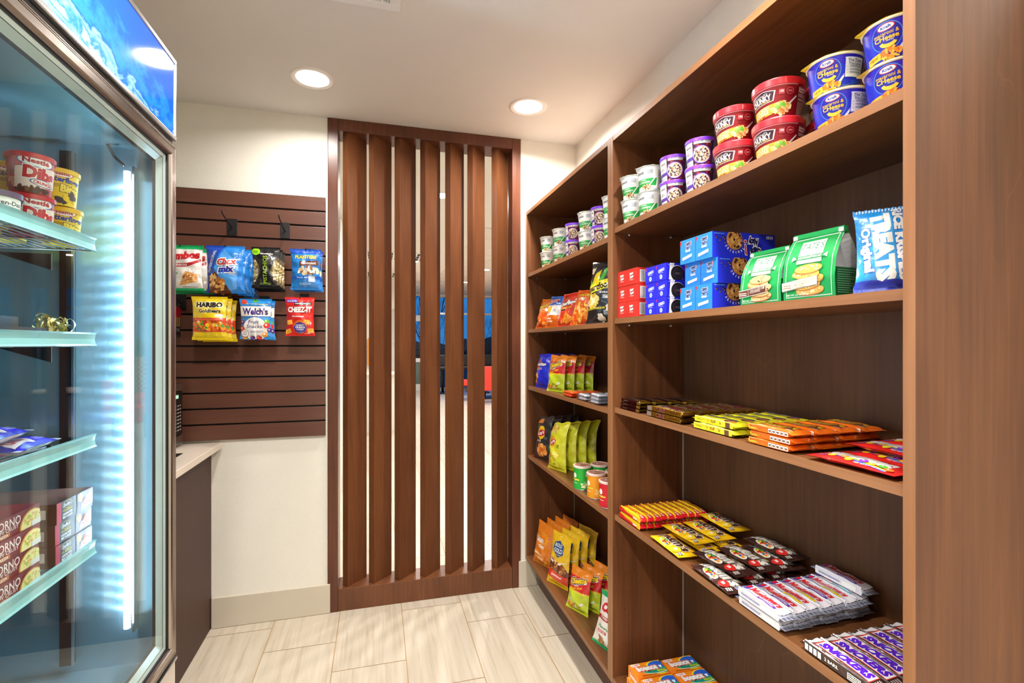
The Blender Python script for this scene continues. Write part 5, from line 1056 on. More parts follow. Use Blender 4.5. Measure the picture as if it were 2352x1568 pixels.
    w, h = .135, .185; a = Art(w, h); H = a.H; a.R(-46, H*.86, -6, H*.94, '#5a3ab0'); a.T('Grab & Go', -26, H*.90, 34, 5, W_, .03); a.P([(-20, H*.80), (44, H*.80), (40, H*.87), (-16, H*.87)], '#2a1a30'); a.T('NEW! LIMITED', 12, H*.835, 54, 4.5, W_, .02); a.T('CHEEZ-IT', 0, H*.68, 86, 20, W_, .05, sh=.05, ol=('#a8141c', .08)); a.T('Original', -6, H*.50, 42, 7, W_, .04, sh=.3)
    for x, y, rt_ in ((-36, .35, 12), (26, .36, -8), (-40, .12, 20), (38, .14, 0)): a.R(x-10, H*y-8, x+10, H*y+8, '#f2a93a', rot=rt_); a.E(x, H*y, 1.4, 1.4, '#b8701c')
    a.E(2, H*.24, 24, 24, '#e9761e'); a.P([(2+24*math.cos(k*PI/4), H*.22+20*math.sin(k*PI/4)) for k in range(8)], '#3a3a98'); a.T('CELEBRITY', 2, H*.28, 32, 5, W_, .02); a.T('CRUNCH', 2, H*.225, 34, 7, W_, .03); a.T('CLASSIC', 2, H*.17, 26, 4, W_, .02); a.F(16, H*.06, 36, H*.08, 1, W_, 3)
    bag('cheese', 'cracker_bag', w, h, .035, a, '#dc2620', back='#c9221e', seed=36)
    w, h = .040, .150; a = Art(w, h); H = a.H; a.R(-50, H*.62, 50, H*.94, '#c01f2c'); a.R(-50, H*.34, 50, H*.62, '#b8924a'); a.R(-50, H*.1, 50, H*.34, K_); a.E(0, H*.24, 30, 22, W_); a.T('MIX', 0, H*.24, 40, 16, K_, .05); a.R(-40, H*.13, 40, H*.18, '#c01f2c')
    bag('tube', 'sausage_stick_pack', w, h, .009, a, '#2a1c1e', back='#2a1c1e', seed=37, cat='pack')
pegs()
def treats():
    w, h = .122, .165; a = Art(w, h); H = a.H; a.R(-50, 0, 50, H*.12, '#1a3fc8'); a.E(-4, H*.55, 40, 52, '#2f9ee6', n=36); a.T('TREATS', -15, H*.52, 112, 26, W_, .08, rot=-90+4); a.T('RICE KRISPIES', 7, H*.54, 116, 13, W_, .07, rot=-90+4, ol=('#1a58c0', .05)); a.T('Original', -37, H*.48, 74, 16, W_, .05, rot=-90+4, ol=('#1a58c0', .04)); a.T('CRISPY MARSHMALLOW SQUARES', -27, H*.48, 60, 3, '#cfe9fb', .02, rot=-86); a.T('Kellogg\'s', 25, H*.52, 40, 9, '#d8243a', .04, rot=-86, ol=(W_, .06))
    a.B(42, H*.3, 6, H*.2, 12, 6, ['#f3dcc0', '#e8c8a0', '#fbeeda'], 5)
    for x in np.linspace(-46, 46, 24): a.R(x, H*.955, x+1.6, H*.985, '#cfe4f2', lift=False)
    bag('treats', 'marshmallow_treat_bag', w, h, .045, a, '#2390de', back='#1a6ab8', seed=41, zig=.003)
treats()
# block-bottom paper cookie bag with rolled top
def cookiebag(key, label2, c2, ckcol, seed, h=.134):
    w, d = .114, .066; hz = .60
    pk = Pk(); prof = [(0, -d/2), (hz*.5, -d/2-.002), (hz, -d/2+.003), (.80, -d*.28), (.97, -.004), (1.0, -.003)]
    def fy(z):
        v = np.clip(z/h, 0, 1); return np.interp(v, [p[0] for p in prof], [p[1] for p in prof])
    def S(q):
        y = fy(q[:, 1]); y1 = fy(q[:, 1]+.002); n = np.stack([0*y, -np.ones_like(y), (y1-y)/.002*1.0], 1); n /= np.linalg.norm(n, axis=1, keepdims=True)
        k = 1-.05*np.clip(q[:, 1]/h-.5, 0, 1)
        return np.stack([q[:, 0]*k, y+.0008*np.sin(q[:, 0]*70+q[:, 1]*40+seed), q[:, 1]], 1), n
    nx, nz = 20, 26
    q = np.array([(-w/2+i*w/nx, j*h/nz) for j in range(nz+1) for i in range(nx+1)]); p, _ = S(q)
    f = [(j*(nx+1)+i, j*(nx+1)+i+1, (j+1)*(nx+1)+i+1, (j+1)*(nx+1)+i) for j in range(nz) for i in range(nx)]
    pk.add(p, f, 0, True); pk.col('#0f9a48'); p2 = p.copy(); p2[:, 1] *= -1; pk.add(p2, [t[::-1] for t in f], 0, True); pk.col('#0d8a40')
    for s_ in (-1, 1):      # gusset sides fold inward toward the top
        v = []; m = 14
        for j in range(m+1):
            z = h*j/m; y = float(fy(np.array([z]))[0]); x = s_*w/2*(1-.05*max(0, z/h-.5)); inn = s_*-.020*max(0, (z/h-.35)/.65)
            v += [(x, y, z), (x+inn, 0, z), (x, -y, z)]
        ff = []
        for j in range(m):
            for a_ in (0, 1): t = (j*3+a_, j*3+a_+1, (j+1)*3+a_+1, (j+1)*3+a_); ff.append(t if s_ > 0 else t[::-1])
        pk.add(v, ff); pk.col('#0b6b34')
        for j in range(m):
            if .42 < (j+.5)/m < .92:
                for a_ in (0, 1): pk.c[len(pk.c)-2*m+j*2+a_] = s2l('#c9cdd4')
        for j in range(11):      # ingredient print and nutrition lines
            z = h*(.06+.032*j); yy = -float(fy(np.array([z]))[0])*.85; x = s_*(w/2+.0006)
            pk.add([(x, -yy, z), (x, yy*(.6+.4*math.sin(j*2.1)), z), (x, yy*(.6+.4*math.sin(j*2.1)), z+.0016), (x, -yy, z+.0016)], [(0, 1, 2, 3)] if s_ > 0 else [(3, 2, 1, 0)]); pk.col('#7cc09a')
    # rolled top and tin-tie ends
    pk.box(-w*.475, -.0055, h*.965, w*.475, .0055, h*1.035); pk.col('#18a852'); 
    for s_ in (-1, 1): pk.box(min(s_*w*.475, s_*w*.39), -.0075, h*.955, max(s_*w*.475, s_*w*.39), -.0056, h*1.015); pk.col('#e8e8ea')
    a = Art(w, h); H = a.H
    for q_ in ((-44, H*.035, 44, H*.045), (-44, H*.93, 44, H*.94)): a.R(*q_, W_)
    a.R(-44, H*.035, -43, H*.94, W_); a.R(43, H*.035, 44, H*.94, W_); a.R(-24, H*.66, 24, H*.88, W_); a.T('TATE\'S', 0, H*.80, 44, 12, '#1a7a40', .0, sh=.15); a.T('BAKE SHOP', 0, H*.70, 34, 5, '#6a9a7c', .0, sh=.15); a.R(-32, H*.60, 32, H*.66, '#0b7a3a'); a.T('SOUTHAMPTON NY', 0, H*.63, 46, 4, W_, .03); a.P([(-34, H*.59), (-26, H*.63), (-34, H*.67)], W_); a.P([(34, H*.59), (26, H*.63), (34, H*.67)], W_); a.R(-24, H*.54, 24, H*.595, W_)
    r = random.Random(seed)
    for i, (x, y) in enumerate(((4, .13), (-2, .21), (5, .29), (-3, .37), (2, .45))):
        a.E(x, H*y-1.5, 26, 8.5, '#a8702e', rot=r.uniform(-6, 6)); a.E(x, H*y, 26, 8, ckcol[0], rot=r.uniform(-6, 6)); a.B(x, H*y, 22, 5, 20, 2.2, ckcol[1:], i+seed, asp=.6)
    a.P([(-56, H*.13), (20, H*.20), (20, H*.33), (-56, H*.27)], c2[0]); a.P([(-55, H*.14), (19, H*.209), (19, H*.32), (-55, H*.26)], c2[1]); a.P([(-55, H*.145), (19, H*.214), (19, H*.315), (-55, H*.255)], c2[2]) ; a.R(-26, H*.165, -25.4, H*.285, c2[3]); a.F(-48, H*.17, -30, H*.24, 2, c2[3], 3)
    a.T(label2[0], -2, H*.275, 38, 4, c2[3], .01, rot=5); 
    for k, t in enumerate(label2[1:]): a.T(t, -8+(0, -4)[k], H*(.235-.04*k), 28-k*6, 3.6, c2[3], .01, rot=5)
    a.T('NET WT. 3.5 OZ (99 G)', -18, H*.07, 44, 3.4, W_, .02)
    pk.art(a, S, w/nx, h/nz, bounds=(-w/2*.99, 0, w/2*.99, h*.955)); MESH[key] = ('cookie_bag', 'bag', [('paper_bag', pk.mesh(key, M['carton']))])
cookiebag('tateC', ('CHOCOLATE CHIP', 'COOKIES'), (W_, '#5a2c1c', '#6a3824', '#f3e6dc'), ['#e8bf82', '#5a3018', '#f2d6a6', '#d9a868'], 2, .121)
cookiebag('tateM', ('WHITE CHOCOLATE', 'MACADAMIA NUT', 'COOKIES'), ('#a8a49c', '#f3f0ea', '#f6f4ee', '#a8965a'), ['#e0a94e', '#f4dca0', '#d0913a', '#f7e8bc'], 5)
# ---- near unit, second shelf
z = RV[1]+.0005
put('tateC', .872, .939, z, yaw=-86, lean=0, label='green paper cookie bag with brown stripe label, left of two', group='green cookie bags on the second shelf')
put('tateM', .870, .808, z, yaw=-84, lean=0, label='green paper cookie bag with white stripe label beside the blue treat bag', group='green cookie bags on the second shelf')
put('tateM', 1.010, .742, z, yaw=-84, lean=0, label='third green cookie bag, half hidden behind the light blue treat bag', group='green cookie bags on the second shelf')
put('treats', .878, .662, z+.0005, yaw=-49, lean=15, label='light blue marshmallow treat bag leaning at the end panel')
# ---- far unit, second shelf
z = LV[1]+.0005
put('crunchy', .850, 2.520, z, -78, 14, label='orange cheese puff bag at the screen end of the second far shelf', group='snack bags on the second far shelf')
put('ruffles', .855, 2.370, z, -76, 12, label='blue and white chip bag on the second far shelf', group='snack bags on the second far shelf')
put('doritosR', .862, 2.185, z, -68, 14, label='red tortilla chip bag on the second far shelf', group='snack bags on the second far shelf')
put('corn', .868, 2.025, z, -66, 14, label='orange corn chip bag leaning beside the tall black popcorn bag', group='snack bags on the second far shelf')
put('popcorn', .868, 1.815, z, -64, 8, label='tall black popcorn bag with yellow lettering at the divider')
put('crunchy', .912, 2.518, z, -78, 14, label='second orange cheese puff bag, standing behind the first', group='snack bags on the second far shelf')
put('ruffles', .916, 2.368, z, -76, 12, label='second blue chip bag, standing behind the first', group='snack bags on the second far shelf')
put('doritosR', .922, 2.200, z, -68, 14, label='second red tortilla chip bag, standing behind the first', group='snack bags on the second far shelf')
put('doritosR', .990, 2.06, z, -68, 10, label='red bag at the back behind the orange corn chips', group='snack bags on the second far shelf')
def row(kind, x, y, z, yw, ln, n, s_, l_, labels, group):
    c_, q_ = math.cos(math.radians(yw)), math.sin(math.radians(yw))
    for k in range(n): put(kind, x+k*(-q_*s_+c_*l_), y+k*(c_*s_+q_*l_), z, yw, ln, label=labels[k], group=group)
# ---- far unit, third shelf
z = LV[2]+.0005
row('doritosB', .868, 2.565, z, -74, 8, 3, .060, .022, ('royal blue tortilla chip bag at the front of the third far shelf', 'second royal blue bag, directly behind the front one', 'rearmost royal blue bag on the third far shelf'), 'blue tortilla chip bags')
row('limon', .858, 2.330, z, -70, 8, 4, .053, .012, ('front yellow-green and red cheese snack bag on the third far shelf', 'second yellow-green and red bag of the third far shelf row', 'third yellow-green and red bag of the third far shelf row', 'rearmost yellow-green and red bag of the third far shelf row'), 'yellow-green cheese snack bags, third far shelf')
# ---- far unit, fourth shelf
z = LV[3]+.0005
row('laysK', .862, 2.545, z, -72, 6, 4, .0565, .004, ('black chip bag with orange chips, front of the fourth far shelf', 'second black chip bag, directly behind the front one', 'third black chip bag from the front', 'black chip bag standing at the back panel'), 'black chip bags')
row('laysY', .860, 2.315, z, -70, 5, 4, .0565, .012, ('front yellow chip bag with red oval logo on the fourth far shelf', 'second yellow chip bag from the front, fourth far shelf', 'third yellow chip bag, above the green cans', 'rearmost yellow chip bag, above the last green can'), 'yellow chip bags')
# ---- far unit, bottom shelf
z = LV[4]+.0005
row('sun', .862, 2.550, z, -68, 8, 4, .0545, .006, ('front orange multigrain chip bag on the bottom far shelf', 'second orange multigrain chip bag, behind the front one', 'third orange multigrain chip bag, behind the yellow pretzels', 'rearmost orange multigrain chip bag on the bottom far shelf'), 'orange multigrain chip bags')
row('gold', .862, 2.310, z, -66, 8, 4, .0545, .008, ('front yellow pretzel bag with blue emblem on the bottom far shelf', 'second yellow pretzel bag, behind the front one', 'third yellow pretzel bag, behind the cheese snacks', 'rearmost yellow pretzel bag on the bottom far shelf'), 'yellow pretzel bags')
row('limon', .862, 2.065, z, -66, 12, 3, .056, .018, ('front yellow-green cheese snack bag on the bottom far shelf', 'second yellow-green cheese snack bag on the bottom far shelf', 'third yellow-green cheese snack bag on the bottom far shelf'), 'yellow-green cheese snack bags, bottom far shelf')
put('combos', .868, 1.762, z, -74, 16, label='white and green stuffed pretzel bag half hidden by the divider')
# ---- slatwall pegs
def hook(x, z, y0, L, label, plate=True, up=1.0):
    r_ = empty('slatwall_hook', (x, y0, z), label, 'hook', 'black slatwall hooks')
    if plate: g = G(); g.box(-.022, -.004, -.035, .022, 0, .045, bev=.001); g.obj('hook_plate', M['black'], r_)
    g = G(); g.tube([(0, -.004, 0), (0, -.02, .003), (0, -L*.6, .018*up), (0, -L+.012, .030*up), (0, -L, .044*up)], .0026, 8); g.obj('hook_wire', M['black'], r_)
YS = FY-.0205
hook(-.685, 1.951, YS, .175, 'empty black hook above the blue snack mix bags')
hook(-.447, 1.948, YS, .17, 'empty black hook above the pistachio bags')
def peg(kind, x, ztop, n, desc, y=2.515, dx=.006, gp='bags'):
    h = {'combos': .20, 'chex': .215, 'pist': .19, 'plant': .195, 'gummy': .195, 'fruit': .185, 'cheese': .185, 'tube': .150}[kind]; t = {'combos': .047, 'chex': .056, 'pist': .037, 'plant': .042, 'gummy': .042, 'fruit': .042, 'cheese': .037, 'tube': .014}[kind]
    hook(x, ztop-.014, YS, YS-y+.012+t*.1, f'black hook holding the {desc}s', up=.35)
    for k in range(n):
        put(kind, x+k*dx, y+k*t*1.12, ztop-h-.004*k, yaw=-5, lean=-2, label=f'{desc}, {("front", "second", "third", "fourth")[k]} on its hook' if n > 1 else f'{desc}, alone on its hook', group=gp)
peg('combos', -.845, 1.824, 3, 'white and green stuffed snack bag', gp='stuffed snack bags on the slatwall')
peg('chex', -.665, 1.830, 3, 'blue snack mix bag', dx=.012, gp='snack mix bags on the slatwall')
peg('pist', -.498, 1.832, 3, 'black pistachio bag with green lettering', dx=.004, gp='pistachio bags on the slatwall')
peg('plant', -.331, 1.838, 2, 'blue trail mix bag', y=2.55, gp='trail mix bags on the slatwall')
peg('gummy', -.730, 1.598, 3, 'yellow gummy candy bag', dx=.008, gp='gummy bags on the slatwall')
peg('fruit', -.540, 1.592, 2, 'blue and white fruit snack bag', gp='fruit snack bags on the slatwall')
peg('cheese', -.357, 1.608, 1, 'red cheese cracker bag', y=2.555, gp='cracker bags on the slatwall')
hook(-.905, 1.578, YS, .15, 'black hook holding the thin red and black packs')
for k in range(6): put('tube', -.905, 2.56+k*.021, 1.415, yaw=-48, label=f'thin red and black snack stick pack, {ORD[k]} from the front of its hook', group='snack stick packs on the slatwall')
# ---------------------------------------------------------------- bars and pouches lying flat
def bar(key, name, L, w, t, art, base, back=None, mat='film2', **kw):
    cat = kw.pop('cat', 'candy bar'); kw.setdefault('seal', .010)
    MESH[key] = (name, cat, [('wrapper', film(key, L, w, t, art, base, back, mat, axis='x', **kw))])
BX = dict(pu=9, qu=.3, qv=.13, amp=.0006, shrink=.02, bulge=0, cell=.0027)
def bars():
    def SA(L, t, f): q = Art(L, t*.8); f(q, q.H); return q
    L, w = .150, .0245; a = Art(L, w); H = a.H; a.P([(-40, 0), (34, 0), (30, H), (-34, H)], '#f4cc1c'); a.T('STARBURST', -4, H*.5, 56, 9, '#d9401c', .05, ol=('#f9e04a', .04)); a.E(-34, H*.5, 4, 5, '#e8701a'); a.E(28, H*.5, 5, 6, '#f0922a'); a.T('FRUIT CHEWS', 36, H*.5, 12, 5, W_, .02); a.R(-46, H*.2, -42, H*.8, '#f0e4e0')
    bar('burst', 'candy_bar', L, w, .021, a, '#d81f2a', seal=.008, side=('#f4cc1c', SA(L, .021, lambda q, H: (q.P([(-50, 0), (40, 0), (10, H*.5), (-20, H*.55), (-50, H)], '#d81f2a'), q.R(14, H*.2, 30, H*.5, W_)))), **BX)
    L, w = .140, .0465; a = Art(L, w); H = a.H; a.R(-44, 0, 38, H, '#3d1a1c'); a.T('HERSHEY\'S', -8, H*.56, 62, 15, '#8f8a88', .05); a.R(-36, H*.08, 20, H*.16, '#5a2a2c'); a.T('ALMONDS', 22, H*.2, 24, 5, '#e9d7a0', .03); a.E(30, H*.6, 9, 8, '#c98a3a')
    bar('dark', 'candy_bar', L, w, .0115, a, '#a8892a', mat='foil', side=('#4a161c', SA(L, .0115, lambda q, H: (q.T('HERSHEY\'S', -20, H*.5, 24, H*.4, '#c9b9b0', .02), q.R(34, 0, 50, H, '#c9a24a')))), **BX)
    L, w = .190, .050; a = Art(L, w); H = a.H; a.R(-34, 0, 44, H, '#c08a24'); a.R(-50, 0, -34, H, '#f0ebe4'); a.T('TWIX', 2, H*.52, 50, 17, '#c9202c', .08, sh=.35, ol=('#f3e6da', .14)); a.F(10, H*.1, 34, H*.18, 1, '#5a3a10', 2); a.R(36, H*.1, 44, H*.25, '#e6e2da')
    bar('twix', 'candy_bar', L, w, .0165, a, '#8c5f1c', mat='foil', side=('#a87a22', SA(L, .0165, lambda q, H: (q.T('TWIX', -10, H*.5, 22, H*.7, '#c9202c', .05, ol=('#f3e6da', .08)), q.R(-50, 0, -36, H, '#f0ebe4'), q.F(14, H*.4, 36, H*.6, 1, '#5a3a10', 2)))), **BX)
    L, w = .175, .045; a = Art(L, w); H = a.H; a.T('BUTTERFINGER', 0, H*.76, 64, 8, '#1d4f9c', .06); a.B(-2, H*.32, 26, H*.14, 14, 3.2, ['#e0a92a', '#c98a1c', '#f0c94a'], 3, asp=.45); a.E(26, H*.36, 9, 8, '#6a3f2a'); a.E(28, H*.36, 6, 5.5, '#a87a5a'); a.E(32, H*.36, 4, 5, '#e0901e'); a.F(-36, H*.34, -24, H*.42, 1, '#8a8a1c', 3)
    bar('butter', 'candy_bar', L, w, .0165, a, '#ded72a', zig=.001, seal=.012, side=('#ded72a', SA(L, .0165, lambda q, H: (q.B(4, H*.5, 18, H*.3, 10, 2.6, ['#e0a92a', '#c98a1c', '#8a5a1c'], 3, asp=.4), q.R(28, 0, 37, H, '#6a3f2a'), q.F(-36, H*.4, -22, H*.6, 1, '#8a8a1c', 3)))), **BX)
    L, w = .140, .060; a = Art(L, w); H = a.H; a.T('Reese\'s', 0, H*.60, 64, 20, '#e8c11e', .05, sh=.2, rot=3, ol=('#5a2a14', .10)); a.B(18, H*.32, 16, 6, 4, 8, ['#5a2c18', '#7a4424'], 3); a.T('PEANUT BUTTER CUPS', -8, H*.30, 40, 4, W_, .02); a.F(28, H*.1, 40, H*.25, 2, '#f7c9a0', 3)
    a.R(-42, H*.01, 42, H*.045, '#f07a1c')
    b = dict(BX); bar('reese', 'candy_bar', L, w, .0145, a, '#ef6f1a', zig=.0012, seal=.012, side=('#ef6f1a', SA(L, .0145, lambda q, H: (q.T('Reese\'s', -30, H*.5, 20, H*.62, '#f2d23a', .03, ol=('#6a2a10', .04)), [q.R(2+k*8, H*.12, 9+k*8, H*.85, W_) for k in range(5)], [q.R(3.2+k*8, H*.3, 7.8+k*8, H*.62, '#7a5a4a') for k in range(5)]))), **b)
    L, w = .170, .075; a = Art(L, w); H = a.H; a.T('Skittles', -2, H*.56, 76, 24, W_, .08, sh=.25, rot=-1); p = [(-44+k*9, H*(.26+.08*math.sin(k*.5))) for k in range(10)]
    for k, c_ in enumerate(('#f2d21e', '#f08a1e', '#3fae3a', '#3a6ad0', '#7a3ab8')): a.P([(x, y-k*1.1) for x, y in p]+[(x, y-1.2-k*1.1) for x, y in p[::-1]], c_)
    for x, y, c_ in ((-34, .30, '#e0302c'), (-24, .22, '#f2c21e'), (-12, .30, '#f2982a'), (-4, .2, '#e8d21e'), (10, .28, '#8a3ac8'), (20, .22, '#f0b02a'), (30, .28, '#4fb83a'), (38, .2, '#e8702a')): a.E(x, H*y, 4.4, 3.8, c_); a.E(x-1, H*y+1, 1.2, .9, '#f7ead0')
    a.T('NET WT 2.17 OZ (61.5 g)', 22, H*.09, 34, 3, W_, .01); a.T('Original', 22, H*.86, 18, 4, '#f7d8c0', .02)
    bar('skit', 'candy_pouch', L, w, .016, a, '#d92420', seal=.012, zig=.001, amp=.0007, shrink=.03, cell=.004, cat='candy pouch', qv=.4)
    for key, base, dots, c_ in (('mmY', '#f1bf16', None, K_), ('mmB', '#3c231f', '#583630', None)):
        L, w = .165, .072; a = Art(L, w); H = a.H
        if dots:
            a.R(-50, 0, -42, H, '#4a2c28'); r = random.Random(3)
            for k in range(60): a.E(r.uniform(-46, 46), r.uniform(0, H), 1.5, 1.4, dots, n=8, lift=False)
        a.E(-12, H*.27, 20, H*.19, W_, n=30, rot=-6); a.E(-12, H*.27, 19, H*.17, '#e8d8b0' if dots else '#f7d24a', n=30, rot=-10)
        r = random.Random(8)
        for k in range(22): t = r.random()*2*PI; q = math.sqrt(r.random()); a.E(-12+15*q*math.cos(t), H*.24+H*.12*q*math.sin(t), 2.5, 2.2, r.choice(['#e0302c', '#2a5ad0', '#f2c21e', '#3fae3a', '#f08a1e', '#6a3a24']), n=10)
        a.T('m&m\'s', -4, H*.60, 80, 22, '#f4efe6' if dots else '#4a2a20', .045, sh=.15, ol=('#3a2220' if dots else '#f9f3e4', .035), ol2=(None if not dots else ('#e9e0d0', .055)))
        a.T('MILK CHOCOLATE' if dots else 'PEANUT', 10, H*.90, 30, 4, '#f2d23a' if dots else '#4a2a20', .02)
        a.E(26, H*.22, 9, 8, '#d9302a' if dots else '#f5cf2a'); a.T('m', 24, H*.22, 6, 5, W_, .05); a.R(37, H*.08, 44, H*.3, '#e9e2da', rot=0); a.F(37.5, H*.1, 43.5, H*.28, 2, '#4a3a34', 2)
        bar(key, 'candy_pouch', L, w, .017, a, base, seal=.012, zig=.001, amp=.0009, shrink=.05, cell=.004, qv=.5, cat='candy pouch', seed=(3 if dots else 5))
    tags = (('musk1', '#6a2a9c'), ('musk2', '#f0d21c'), ('musk3', '#1aa8b0'))
    for key, tg in tags:
        L, w = .150, .0345; a = Art(L, w); H = a.H; a.R(-41, H*.04, 41, H*.96, '#e6e3ec'); a.P([(-34, H*.06), (34, H*.06), (20, H*.14), (-20, H*.14)], '#7a7c94'); 
        for k in range(12):
            for j in range(3): a.R(-49+k*.9, 2+j*7, -48.6+k*.9, 7+j*7, '#5a6ab8', lift=False); a.R(41+k*.7, 2+j*7, 41.3+k*.7, 7+j*7, '#4a4a5a', lift=False)
        a.P([(-40, H*.30), (-26, H*.44), (10, H*.40), (34, H*.24), (34, H*.20), (10, H*.34), (-26, H*.38)], '#2a3ea8'); a.T('3', -34, H*.62, 7, 13, '#d0202c', .10, ol=('#2a3ea8', .10)); a.T('Musketeers', 2, H*.62, 58, 12, '#c92430', .05, sh=.3, ol=('#f2d9dc', .04)); a.R(-4, H*.08, 30, H*.24, tg); a.T('NICE FROM OUR HEART', 13, H*.16, 26, 2, W_ if tg != '#f0d21c' else '#7a5a00', .02)
        bar(key, 'candy_bar', L, w, .0205, a, '#c3c5d2', mat='film2', seal=.013, capcol=('#9fa2b4', .014), side=('#e2e2ea', SA(L, .0205, lambda q, H: (q.F(-34, H*.3, 4, H*.6, 2, '#6a6aa8', 2), q.R(8, H*.15, 32, H*.8, W_)))), **{**BX, 'amp': .0011})
    L, w = .165, .0345; a = Art(L, w); H = a.H; a.P([(-50, H*.2), (-36, H*.1), (-32, H*.9), (-46, H*.85)], '#e9e4e4'); a.P([(-47, H*.3), (-40, H*.35), (-42, H*.8)], '#3a231e'); a.R(-33, H*.12, 36, H*.92, '#d6402e'); a.R(-31, H*.17, 35, H*.87, '#f3eef2'); a.T('SNICKERS', 2, H*.53, 62, 12.5, '#5a1ec8', .07, sh=.12); a.F(38, H*.2, 46, H*.75, 4, '#cfc6c2', 4); a.R(-20, H*.02, 10, H*.09, '#4a2e28')
    bar('snick', 'candy_bar', L, w, .0235, a, '#3a231e', zig=.001, seal=.010, side=('#3a231e', SA(L, .0235, lambda q, H: ([q.R(-42+k*6, H*.15, -37.4+k*6, H*.8, W_) for k in range(4)], q.T('2 BARS.', -6, H*.5, 18, H*.34, W_, .03), q.R(14, H*.15, 30, H*.8, W_), q.F(15, H*.2, 29, H*.75, 3, K_, 2)))), **BX)
    L, w = .115, .042; a = Art(L, w); H = a.H; a.T('Reese\'s', 0, H*.6, 60, 16, '#f2d23a', .04, ol=('#7a2a10', .05)); bar('thin', 'candy_bar', L, w, .012, a, '#e5501c', **BX)
    L, w = .105, .052; a = Art(L, w); H = a.H; a.P([(-50, 0), (-18, 0), (-24, H), (-50, H)], '#3a2420'); a.T('CRISPY', -34, H*.4, 26, 6, W_, .03); a.B(10, H*.5, 20, H*.3, 20, 5, ['#d9d9de', '#8a8c92', '#7ac26a', '#e9efe0'], 3)
    bar('mint', 'candy_bar', L, w, .013, a, '#a9abb6', mat='film2', **BX)
    # freezer bars
    L, w = .170, .074; a = Art(L, w); H = a.H; a.P([(-50, H*.2), (-26, H*.1), (-16, H*.9), (-50, H*.9)], '#24209a'); a.P([(-40, H*.2), (-4, H*.1), (-2, H*.8), (-30, H*.95)], '#ddd5d8'); a.T('OREO', -20, H*.5, 26, 18, '#c2303c', .05); a.R(40, 0, 50, H, '#d9dcdf'); a.E(22, H*.6, 12, 14, '#3c2c32'); a.B(22, H*.6, 10, 10, 40, 1.6, ['#6a5a5e', '#2a2024', '#8a7a80'], 4); a.F(0, H*.16, 26, H*.3, 2, '#aab0ff', 3)
    bar('ice', 'ice_cream_bar', L, w, .034, a, '#2a1cd0', back='#d6dadd', seal=.016, zig=.001, amp=.0012, qv=.4, cell=.005, shrink=.04, cat='ice cream bar', capcol=('#d5dadd', .014))
    a = Art(L, w); H = a.H; a.B(0, H*.5, 40, H*.4, 30, 5, ['#a8323a', '#8a2028', '#c9666a'], 3); a.T('DOVE', -4, H*.5, 40, 14, '#e0b48a', .02)
    bar('icered', 'ice_cream_bar', L, w, .024, a, '#8a1f2a', back='#7a1c26', seal=.016, zig=.001, amp=.0014, qv=.4, cell=.005, shrink=.04, cat='ice cream bar')
bars()
def lay(kind, L, w, t, x0, y1, zz, label, gp, rot=0, tilt=0):
    """x0 = edge toward the aisle, y1 = far end; text runs toward the viewer"""
    return put(kind, x0, y1-L/2, zz+t/2+.0013, yaw=-90+rot, flat=True, label=label, group=gp)
z = RV[3]+.0003
for k in range(2):
    for i in range(10): lay('burst', .150, .0245, .021, .828+i*.0256, 1.592-.003*(i % 3)-.002*k, z+k*.0225, f'red and yellow fruit chew bar, {("lower", "upper")[k]} layer, {ORD[i]} from the shelf edge', 'red and yellow fruit chew bars')
# peanut pouches
for i, (x, y, dz, r_) in enumerate(((.822, 1.385, 0, -3), (.902, 1.392, 0, 2), (.982, 1.390, 0, -2), (.886, 1.412, .0185, 3), (.966, 1.418, .0185, 1), (1.026, 1.425, .037, -2))):
    lay('mmY', .165, .072, .017, x, y, z+dz, ('yellow peanut candy pouch at the shelf edge', 'yellow pouch lying under the second front one', 'yellow pouch under the third, toward the back', 'second yellow peanut candy pouch from the edge', 'third yellow peanut candy pouch from the edge', 'yellow peanut candy pouch at the back panel, topmost')[i], 'yellow peanut candy pouches', r_)
for i, (x, y, dz, r_) in enumerate(((.818, 1.175, 0, -4), (.898, 1.190, 0, 2), (.978, 1.200, 0, -2), (.858, 1.208, .0185, 5), (.940, 1.214, .0185, 2), (1.008, 1.206, .0185, -3), (1.028, 1.214, .037, 2))):
    lay('mmB', .165, .072, .017, x, y, z+dz, ('brown candy pouch at the shelf edge, lowest', 'brown pouch under the second row', 'brown pouch under the third row', 'brown candy pouch overlapping the edge one', 'third brown candy pouch from the edge', 'brown pouch under the topmost back one', 'brown candy pouch at the back panel, topmost')[i], 'brown chocolate candy pouches', r_)
mk = ['musk1', 'musk1', 'musk2', 'musk2', 'musk1', 'musk2', 'musk3', 'musk1']
for k in range(2):
    for i in range(7 if k == 0 else 8):
        kk = k if i < 7 else 2
        lay(mk[(i+k*0) % 8], .150, .0345, .0205, .820+(i if i < 7 else 6.35)*.0362+(.004 if k == 0 else 0), 1.000-.003*(i % 2)-.002*k+.001*i, z+kk*.0218, f'silver and white candy bar, {("lower", "upper", "topmost")[kk]} layer, {ORD[i]} from the shelf edge', 'silver and white candy bars')
for i in range(7): lay('snick', .165, .0345, .0235, .824+i*.0352, .812-.004*(i % 2), z, f'brown candy bar with violet lettering, {ORD[i]} from the shelf edge', 'brown candy bars with violet lettering')
